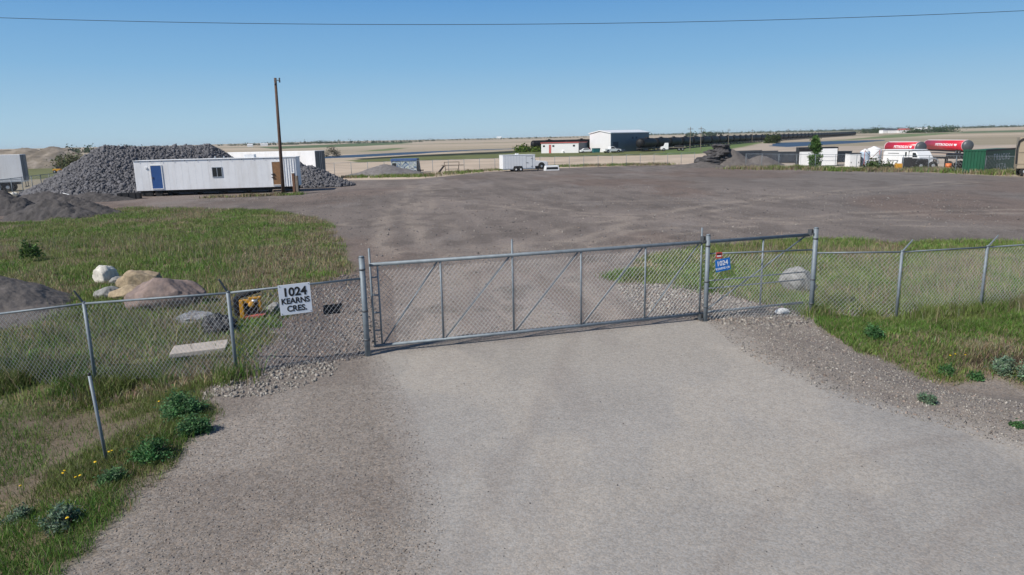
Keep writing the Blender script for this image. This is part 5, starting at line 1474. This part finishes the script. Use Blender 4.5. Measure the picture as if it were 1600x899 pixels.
# ------------------------------------------------------------------ train of black tank cars
M['tankblack'] = mat('black_tank_paint', (0.009, 0.009, 0.011), 0.6, 0, 0.5, 0.4, spec=0.3)
def tank_car():
    t = thing('tank_car', 'black rail tank car in the long train right of the warehouse', 'rail car', (0, 0, 0), 0, 'black tank cars of the long train')
    MB().lathe((-7.2, 0, 2.5), (1, 0, 0), [(0, 0.2), (0.15, 1.0), (0.5, 1.45), (0.9, 1.5), (13.5, 1.5), (13.9, 1.45), (14.25, 1.0), (14.4, 0.2)], 14).build('tank', M['tankblack'], t, True)
    MB().cyl((0, 0, 3.9), (0, 0, 4.35), 0.5, n=10).box(-1.2, 1.2, -0.7, 0.7, 4.0, 4.08).build('dome', M['blackm'], t)
    MB().box(-7.8, 7.8, -0.9, 0.9, 0.75, 1.0).build('underframe', M['blackm'], t)
    for q in (-5.6, 5.6):
        b = MB().box(q - 1.2, q + 1.2, -1.0, 1.0, 0.45, 0.75)
        for s in (-0.85, 0.85):
            for yy in (-0.75, 0.75): b.cyl((q + s, yy - 0.06, 0.42), (q + s, yy + 0.06, 0.42), 0.42, n=10)
        b.build('bogie', M['blackm'], t)
    MB().cyl((7.5, -0.8, 1.0), (7.5, -0.8, 3.2), 0.04, n=5).cyl((7.5, 0.8, 1.0), (7.5, 0.8, 3.2), 0.04, n=5).build('ladder', M['galv_dark'], t)
    return t
ta = P(1010, 236.5); tb = P(1180, 222.5); te = P(1336, 211.6)
proto = tank_car()
def path(s):
    l1 = (tb - ta).length; l2 = (te - tb).length
    if s < l1: q = ta.lerp(tb, s / l1); dr_ = tb - ta
    else: q = tb.lerp(te, (s - l1) / l2); dr_ = te - tb
    return q, math.atan2(dr_.y, dr_.x)
tot = (tb - ta).length + (te - tb).length
first = True; s = 0.0; idx = 0
while s < tot and idx < 110:
    o = proto if first else copy_tree(proto); first = False
    q, rz = path(s)
    o.location = on_ground(q.x, q.y, 0.15); o.rotation_euler = (0, 0, rz)
    if idx == 0: o['label'] = 'black rail tank car nearest the viewer, right behind the warehouse'
    s += 16.2; idx += 1
b = MB()
for k in range(40):
    s0_, s1_ = tot * k / 40, tot * (k + 1) / 40
    p0, r0_ = path(s0_); p1, r1_ = path(min(s1_, tot - 0.1))
    p0 = on_ground(p0.x, p0.y); p1 = on_ground(p1.x, p1.y)
    n_ = Vector((-math.sin(r0_), math.cos(r0_), 0)) * 2.4
    b.add([p0 - n_ + Vector((0, 0, -0.3)), p1 - n_ + Vector((0, 0, -0.3)), p1 - n_ * .6 + Vector((0, 0, 0.2)), p0 - n_ * .6 + Vector((0, 0, 0.2)), p0 + n_ * .6 + Vector((0, 0, 0.2)), p1 + n_ * .6 + Vector((0, 0, 0.2)), p1 + n_ + Vector((0, 0, -0.3)), p0 + n_ + Vector((0, 0, -0.3))],
          [(0, 1, 2, 3), (3, 2, 5, 4), (4, 5, 6, 7)])
o = b.build('railway', M['pile_brown']); o['kind'] = 'structure'
bx = P(888, 237); 
for k in range(3):
    o = copy_tree(proto); o.location = on_ground(bx.x - 6 + 15.6 * k * 0.8, bx.y + 14 + 3.5 * k, 0.15); o.rotation_euler = (0, 0, R(16))
    o['label'] = ('black tank car showing above the left end of the low white building', 'black tank car showing above the middle of the low white building', 'black tank car between the low white building and the warehouse')[k]

def power_pole(px, py, h, label):
    t = thing('power_pole', label, 'power pole', P(px, py), 0.4, 'power poles along the train')
    MB().cyl((0, 0, -0.3), (0, 0, h), 0.12, 0.08, n=8).build('pole', M['old_wood'], t)
    MB().box(-1.0, 1.0, -0.06, 0.06, h - 0.7, h - 0.55).build('crossarm', M['old_wood'], t)
    return t
for (px_, py_, h_, lb) in ((1078, 236, 7.2, 'power pole by the train just above the left flank of the soil pile'), (1094.5, 235.5, 7.2, 'power pole by the train above the peak of the soil pile'), (1138, 227.5, 7.2, 'power pole by the train right of the soil pile peak'), (1175, 223.5, 7.2, 'power pole by the train above the black bins'), (1231, 218, 8, 'power pole by the train above the right-hand pond'), (1250, 216, 8, 'power pole by the far thin end of the train')):
    power_pole(px_, py_, h_, lb)

# yellow machine in the distance at the left
p = P(93, 271)
yl = thing('wheel_loader', 'small yellow loader far off between the semi trailer and the rock heap', 'loader', p, 0.1)
bevel(MB().box(-1.6, 0.9, -0.8, 0.8, 0.7, 1.5).build('body', M['yellow'], yl), 0.05)
MB().box(-0.5, 0.4, -0.7, 0.7, 1.503, 2.3).build('cab', M['glass'], yl)
MB().prism([(1.2, 0.3), (1.3, 1.3), (2.0, 0.4)], -1.0, 1.0).build('bucket', M['yellow'], yl)
MB().box(0.9, 1.4, -0.2, 0.2, 0.8, 1.1).build('arm', M['yellow'], yl)
yl.scale = (.6, .6, .6)
for q in (-1.0, 0.7): wheel(yl, q, -0.85, 0.55, 0.55, 0.35); wheel(yl, q, 0.85, 0.55, 0.55, 0.35)

# overhead cable
ya = 24.0
xs_px = np.array([0.0, 740.0, 1600.0]); ys_px = np.array([28.0, 38.5, 17.0])
A0 = Vector((-20, ya, 0)); B0 = Vector((20, ya, 0))
hits = [plane_hit(a_, b2, A0, B0)[1] for a_, b2 in zip(xs_px, ys_px)]
cf = np.polyfit([h.x for h in hits], [h.z for h in hits], 2)
b = MB(); pts = [Vector((x, ya, float(np.polyval(cf, x)))) for x in np.linspace(-34, 34, 49)]
b.tube(pts, 0.008, 6)
oc = b.build('overhead_cable', M['rubber']); tag(oc, 'thin sagging overhead cable crossing the sky', 'cable')

# ------------------------------------------------------------------ farmsteads and tree lines on the horizon
def leaf_band(name, specs, kind='stuff'):
    """far-off woods: (pixel x, pixel y of foot, half width m, height m, n)"""
    C_ = []; S_ = []; K_ = []
    for px_, py_, hw, h_, n in specs:
        c_ = P(px_, py_)
        nb = max(3, int(hw / (h_ * 0.45)))
        for q in range(nb):
            ox = rng.uniform(-hw, hw); oy = rng.uniform(-hw * .3, hw * .3); hh = h_ * rng.uniform(0.5, 1.1)
            m_ = max(30, n // nb)
            pts, k = dome_points(m_, hh * rng.uniform(.5, .9), hh * .6, hh, 8, 0.3)
            gx_, gy_ = c_.x + ox, c_.y + oy
            pts += np.array([gx_, gy_, float(hz(gx_, gy_))])
            C_.append(pts); S_.append(np.full(m_, hh * .22) * rng.uniform(.6, 1.3, m_)); K_.append(vary((0.05, 0.078, 0.035), m_, .35) * rng.uniform(.75, 1.3))
    o = leaves(name, np.concatenate(C_), np.concatenate(S_), np.concatenate(K_))
    return o
sp_ = []
for x_ in range(380, 660, 22): sp_.append((x_, 227.5 - 0.022 * (x_ - 400) + random.uniform(-1, .6), 60, random.uniform(5, 8.5), 260))
for x_ in range(660, 910, 34): sp_.append((x_, 220.5 - 0.022 * (x_ - 660), 70, random.uniform(3, 6), 160))
for x_ in range(1020, 1600, 22): sp_.append((x_, 211.5 - 0.0225 * (x_ - 1020) + random.uniform(-.3, .4), 120, random.uniform(4.5, 8), 260))
for x_ in range(90, 180, 20): sp_.append((x_, 240 - 0.022 * (x_ - 90), 40, random.uniform(5, 8), 200))
for x_ in (1085, 1100, 1115): sp_.append((x_, 213.5, 25, 9, 300))
o = leaf_band('woodland', sp_); tag(o, 'dark tree belts along the horizon', 'woodland', kind='stuff')
def grove(px_, py_, hw, h_, n, label):
    c_ = P(px_, py_)
    t = thing('tree_grove', label, 'trees', c_)
    pts, k = dome_points(n, hw, hw * .6, h_, 16, 0.3)
    leaves('crown', pts, rng.uniform(.6, 1.3, n) * h_ * .16, vary((0.05, 0.088, 0.03), n, .3) * rng.uniform(.7, 1.35, 16)[k][:, None], parent=t)
    b = MB()
    for q in range(5): b.cyl((rng.uniform(-hw, hw) * .7, 0, -0.5), (rng.uniform(-hw, hw) * .7, 0, h_ * .6), 0.2, 0.1, n=5)
    b.build('trunk', M['bark'], t)
for (px_, py_, hw, h_, lb) in ((1355, 208.5, 26, 10, 'grove left of the distant farmyard on the right'), (1372, 208, 16, 12, 'grove in front of the left houses of the distant farmyard'), (1430, 208, 14, 11, 'grove between the houses of the distant farmyard'), (1455, 207.5, 18, 10, 'grove behind the white house of the distant farmyard'), (1474, 207, 24, 11, 'rightmost dark grove of the distant farmyard'), (500, 224, 30, 10, 'dark grove on the left skyline'), (452, 226.5, 26, 9, 'grove right of the white farm shed on the left skyline'), (672, 216.8, 30, 9, 'low grove on the skyline above the graffiti container')):
    grove(px_, py_, hw, h_ * .7, 800, lb)
def farmhouse(px_, py_, w_, d_, h_, label, wall='white', roof='tankgrey'):
    t = thing('farm_building', label, 'building', P(px_, py_), random.uniform(-.3, .3), 'farm buildings on the skyline')
    MB().box(-w_ / 2, w_ / 2, -d_ / 2, d_ / 2, -0.5, h_).build('wall', M[wall], t)
    MB().add([(-w_ / 2 - .3, -d_ / 2 - .3, h_), (w_ / 2 + .3, -d_ / 2 - .3, h_), (w_ / 2 + .3, d_ / 2 + .3, h_), (-w_ / 2 - .3, d_ / 2 + .3, h_), (-w_ / 2 - .3, 0, h_ * 1.5), (w_ / 2 + .3, 0, h_ * 1.5)], [(0, 1, 5, 4), (2, 3, 4, 5), (0, 4, 3), (1, 2, 5), (3, 2, 1, 0)]).build('roof', M[roof], t)
for (px_, py_, w_, h_, lb, wl, rf_) in ((1385, 208.5, 18, 4.5, 'leftmost white house of the distant farmyard on the right', 'white', 'tankgrey'), (1397, 208.3, 14, 4, 'grey-roofed house second from the left of the distant farmyard', 'cream', 'tankgrey'), (1412, 208, 14, 4, 'dark-roofed house in the middle of the distant farmyard', 'cream', 'redwood'), (1443, 207.6, 22, 4.5, 'long white house right of centre in the distant farmyard', 'white', 'roof_white'), (391, 229.5, 10, 3.5, 'white farm shed on the left skyline', 'white', 'roof_white'), (413, 228.5, 14, 3.5, 'long white farm building left of the utility pole', 'white', 'roof_white'), (780, 216.5, 20, 5, 'tiny white farm building on the skyline above the cargo trailer', 'white', 'roof_white')):
    farmhouse(px_, py_, w_, 8, h_, lb, wl, rf_)

# ------------------------------------------------------------------ grass
def sample(poly, n):
    lo = poly.min(0); hi = poly.max(0)
    out = []
    while n > 0:
        q = rng.uniform(lo, hi, (n * 2, 2))
        k = sdf(poly, q[:, 0], q[:, 1]) > -0.3
        q = q[k][:n]; out.append(q); n -= len(q)
    return np.concatenate(out)

GREEN = np.array([0.172, 0.265, 0.055]); LUSH = np.array([0.14, 0.285, 0.05]); DRY = np.array([0.37, 0.31, 0.20]); OLIVE = np.array([0.24, 0.28, 0.10])
def blades(name, xy, h0, h1, w0, dry, label, lush=0.4, zfn=hz, tone=0.88):
    n = len(xy)
    x, y = xy.T
    z = zfn(x, y)
    patch = fbm(x / 1.6, y / 1.6, 71, 4); patch2 = fbm(x / 4.5, y / 4.5, 72, 3)
    pd = sm((patch2 + 0.35 * (patch - 0.5) - (0.62 - dry)) / 0.18)
    isdry = rng.random(n) < (0.12 + 0.75 * pd)
    tall = 0.55 + 0.9 * fbm(x / 0.8, y / 0.8, 73, 3)
    h = rng.uniform(h0, h1, n) * tall
    a = rng.random(n) * 2 * np.pi
    w = w0 * rng.uniform(.6, 1.4, n)
    lean = rng.uniform(0.1, 0.9, n) * h; la = rng.random(n) * 2 * np.pi
    d = np.stack([np.cos(a), np.sin(a), np.zeros(n)], 1) * w[:, None]
    base = np.stack([x, y, z - 0.01], 1)
    up = np.stack([np.cos(la) * lean, np.sin(la) * lean, h], 1)
    mid = base + up * np.array([0.35, 0.35, 0.6])
    V = np.stack([base - d, base + d, mid + d * .8, mid - d * .8, base + up], 1)
    t = rng.random((n, 1))
    g = GREEN * (1 - t) + OLIVE * t
    lu = (rng.random(n) < lush * sm((patch - 0.42) / 0.15))
    g[lu] = LUSH
    g = g * rng.uniform(.6, 1.35, (n, 1))
    dr_ = DRY * rng.uniform(.6, 1.3, (n, 1)) * (1 + .1 * rng.normal(size=(n, 3)))
    col = np.where(isdry[:, None], dr_, g)
    col = col * tone * (0.7 + 0.6 * fbm(x / 0.5, y / 0.5, 78, 3))[:, None]
    V = V.reshape(-1, 3)
    k = (np.arange(n) * 5)[:, None]
    F = np.concatenate([k + np.array([0, 1, 2]), k + np.array([0, 2, 3]), k + np.array([3, 2, 4])])
    o = np_mesh(name, V, F, M['leaf'], base=np.repeat(np.clip(col, 0.005, 1), 5, axis=0))
    return tag(o, label, 'grass', kind='stuff')

def grass_zone(key, n, h0, h1, w, dry, label, lush=.4, extra=None, thin=None, tone=0.88):
    xy = sample(ZP[key], n)
    d = np.hypot(*xy.T)
    mk = masks(xy[:, 0].copy(), xy[:, 1].copy())
    keep = rng.random(n) < mk[key] * np.clip(18 / d, 0.12, 1) * (1 - .62 * mk['bare']) * (1 - mk['wet']) * (1 - .9 * mk['pave'])
    if thin is not None: keep &= rng.random(n) < thin(xy)
    return blades('grass', xy[keep], h0, h1, w, dry, label, lush, tone=tone)
patchy = lambda xy: 0.25 + 0.75 * sm((fbm(xy[:, 0] / 1.3, xy[:, 1] / 1.3, 91, 4) - .36) / .14)
grass_zone('gf', 120000, 0.04, 0.15, 0.0042, 0.03, 'grass and weeds in the left roadside ditch', 0.75, thin=patchy, tone=.72)
grass_zone('gl', 620000, 0.06, 0.22, 0.0095, 0.14, 'rough green and straw-coloured grass behind the left fence', .5, thin=patchy, tone=.92)
grass_zone('gr', 300000, 0.06, 0.24, 0.009, 0.20, 'rough grass behind the right fence', .35, thin=patchy, tone=.95)
grass_zone('grf', 170000, 0.05, 0.17, 0.006, 0.10, 'short green grass in front of the right fence', .6, thin=patchy, tone=.8)
# tall growth along the foot of the near fences, and the fringe of the gravel
def fringe(pts, n, wdt, h0, h1, w, dry, label, lush=.4, tone=.85):
    seg = rng.integers(0, len(pts) - 1, n); t = rng.random(n)
    a_ = np.array([p_[:2] for p_ in pts])
    q = a_[seg] + (a_[seg + 1] - a_[seg]) * t[:, None] + rng.normal(size=(n, 2)) * wdt
    cl = fbm(q[:, 0] * .9, q[:, 1] * .9, 77, 3)
    q = q[rng.random(n) < sm((cl - .35) / .25)]
    return blades('grass', q, h0, h1, w, dry, label, lush, tone=tone)
fringe([F5, F4, F3, F2, F1], 26000, .4, .12, .42, .008, .0, 'taller weeds along the foot of the left near fence', .8, tone=.65)
fringe([PR, Q1, Q2, Q3, Q4], 14000, .25, .15, .45, .006, .2, 'taller weeds along the foot of the right near fence')
fringe([P(x_, y_) for x_, y_ in ((540, 278), (660, 276), (760, 267), (870, 261), (960, 259), (1040, 258))], 16000, 1.0, .2, .5, .035, .2, 'green weeds along the foot of the far fence')
fringe([P(x_, y_) for x_, y_ in ((1150, 264), (1250, 265), (1350, 268), (1450, 268), (1540, 271), (1650, 276))], 30000, 1.0, .2, .6, .03, .32, 'rough weeds along the right side of the yard')
fringe([P(x_, y_) for x_, y_ in ((320, 310), (380, 307.5), (420, 306), (470, 304.5))], 3000, .4, .1, .3, .03, .2, 'weeds in front of the office trailer')
for bx_ in ((167, 446), (222, 456), (205, 470), (245, 482), (285, 480), (172, 468), (1225, 456), (1262, 456), (300, 572), (335, 562)):
    c_ = P(*bx_)
    fringe([c_ + Vector((-.35, -.1, 0)), c_ + Vector((.35, -.1, 0))], 420, .13, .08, .24, .007, .25, 'grass grown up round the stones behind the fence')
fringe([P(x_, y_) for x_, y_ in ((965, 436), (1000, 430), (1050, 440), (1110, 455))], 6000, .3, .12, .3, .01, .05, 'green tuft of weeds inside the gate', .8)

fringe([P(x_, y_) for x_, y_ in ((20, 400), (150, 380), (300, 390), (420, 420), (300, 500), (120, 540), (40, 560))], 7000, 1.6, .25, .55, .006, 1.0, 'dry seed stalks standing in the grass behind the left fence')
fringe([P(x_, y_) for x_, y_ in ((1150, 400), (1300, 400), (1450, 420), (1590, 430), (1450, 470), (1300, 470))], 6000, 1.2, .25, .6, .006, 1.0, 'dry seed stalks standing in the grass behind the right fence')
# dandelions
def dandelion():
    b = MB()
    b.cyl((0, 0, 0), (0.01, 0, 0.16), 0.005, 0.004, n=5)
    o = thing('dandelion', 'yellow dandelion flower in the left ditch grass', 'flower', (0, 0, 0), 0, 'dandelions in the roadside grass')
    b.build('stem', M['stem'], o)
    MB().lathe((0.01, 0, 0.155), (0, -.3, 1), [(0, 0.005), (0.006, 0.018), (0.012, 0.02), (0.018, 0.010)], 10).build('flower', M['flower'], o)
    return o
dp = dandelion()
dl = [(107, 828), (100, 756), (104, 752), (122, 762), (128, 759), (150, 738), (172, 722), (178, 720), (36, 775), (250, 640), (1483, 567), (1492, 565), (1508, 566)]
for k, (px_, py_) in enumerate(dl):
    o = dp if k == 0 else copy_tree(dp)
    o.location = P(px_, py_); o.rotation_euler = (0, 0, k * 1.3)
    if px_ > 1000: o['label'] = 'yellow dandelion flower at the edge of the right-hand ditch'

# ------------------------------------------------------------------ loose stones
def gravel(pts_px, n, s0, s1, label, cols, zone_ok=None, pw=2.5):
    poly = poly_world(pts_px)
    xy = sample(poly, n)
    if zone_ok is not None:
        mk = masks(xy[:, 0].copy(), xy[:, 1].copy()); xy = xy[rng.random(n) < zone_ok(mk, xy)]
    n = len(xy)
    size = s0 + (s1 - s0) * rng.random(n) ** pw
    pos = np.stack([xy[:, 0], xy[:, 1], hz(xy[:, 0], xy[:, 1]) + size * .12], 1)
    c = np.array(cols)[rng.integers(0, len(cols), n)] * rng.uniform(.65, 1.35, (n, 1))
    o = stones('gravel', pos, size, 'stone', c)
    return tag(o, label, 'gravel', kind='stuff')
SH = [(0.23, 0.21, 0.19), (0.17, 0.155, 0.15), (0.30, 0.27, 0.24), (0.13, 0.12, 0.12), (0.24, 0.19, 0.16)]
DK = [(0.12, 0.115, 0.12), (0.08, 0.075, 0.078), (0.16, 0.15, 0.15), (0.21, 0.2, 0.19)]
PL_ = [(0.28, 0.26, 0.23), (0.24, 0.22, 0.2), (0.19, 0.175, 0.16), (0.33, 0.31, 0.28)]
nograss = lambda mk, xy: 1 - np.maximum.reduce([mk['gl'], mk['gf'], mk['gr'], mk['grf']]) * .93
gravel([(330, 598), (575, 556), (612, 620), (660, 790), (680, 905), (60, 915), (205, 800), (285, 705), (325, 660)], 20000, .004, .016, 'fine gravel on the left shoulder of the driveway', SH, nograss, 4)
gravel([(1105, 503), (1180, 480), (1270, 492), (1285, 515), (1330, 548), (1400, 578), (1460, 600), (1640, 640), (1640, 705), (1480, 660), (1330, 620), (1200, 560)], 22000, .004, .03, 'pale gravel on the right shoulder of the driveway', SH + PL_, nograss, 4)
gravel([(372, 588), (440, 490), (450, 462), (550, 430), (566, 440), (578, 552)], 13000, .006, .05, 'coarse dark rubble between the left fence and the gate', DK + SH, nograss, 5)
gravel([(330, 606), (420, 580), (500, 566), (530, 572), (440, 606), (350, 622)], 2200, .006, .05, 'pale broken stone in front of the left fence', PL_, nograss, 3)
gravel([(962, 446), (1060, 449), (1180, 477), (1270, 494), (1200, 510), (1112, 500), (1000, 480)], 8000, .01, .055, 'broken stone under the gate roller post', SH + PL_, nograss, 3)
gravel([(585, 560), (1100, 505), (1330, 620), (1600, 720), (1600, 905), (690, 905), (640, 700)], 2200, .003, .014, 'scattered grit on the paved driveway', SH + DK, None, 4)
gravel([(560, 540), (600, 420), (900, 380), (1300, 365), (1500, 375), (1000, 480)], 14000, .006, .035, 'loose stones on the yard inside the gate', SH + DK, nograss, 4)
gravel([(520, 380), (440, 320), (300, 312), (900, 290), (1500, 300), (1600, 350), (1200, 365), (900, 380), (600, 420)], 16000, .01, .06, 'loose stones scattered over the far yard', SH + DK, nograss, 4)

# ------------------------------------------------------------------ thin prairie haze
hb = MB().box(-6500, 6500, -300, 7500, -8, 40)
hm = bpy.data.materials.new('haze'); hm.use_nodes = True
hn = hm.node_tree.nodes; hn.remove(hn["Principled BSDF"])
pv = hn.new("ShaderNodeVolumePrincipled"); pv.inputs["Color"].default_value = (0.80, 0.90, 1.0, 1); pv.inputs["Density"].default_value = 0.00007
hm.node_tree.links.new(pv.outputs[0], hn["Material Output"].inputs["Volume"])
ho = hb.build('haze', hm); ho['kind'] = 'stuff'
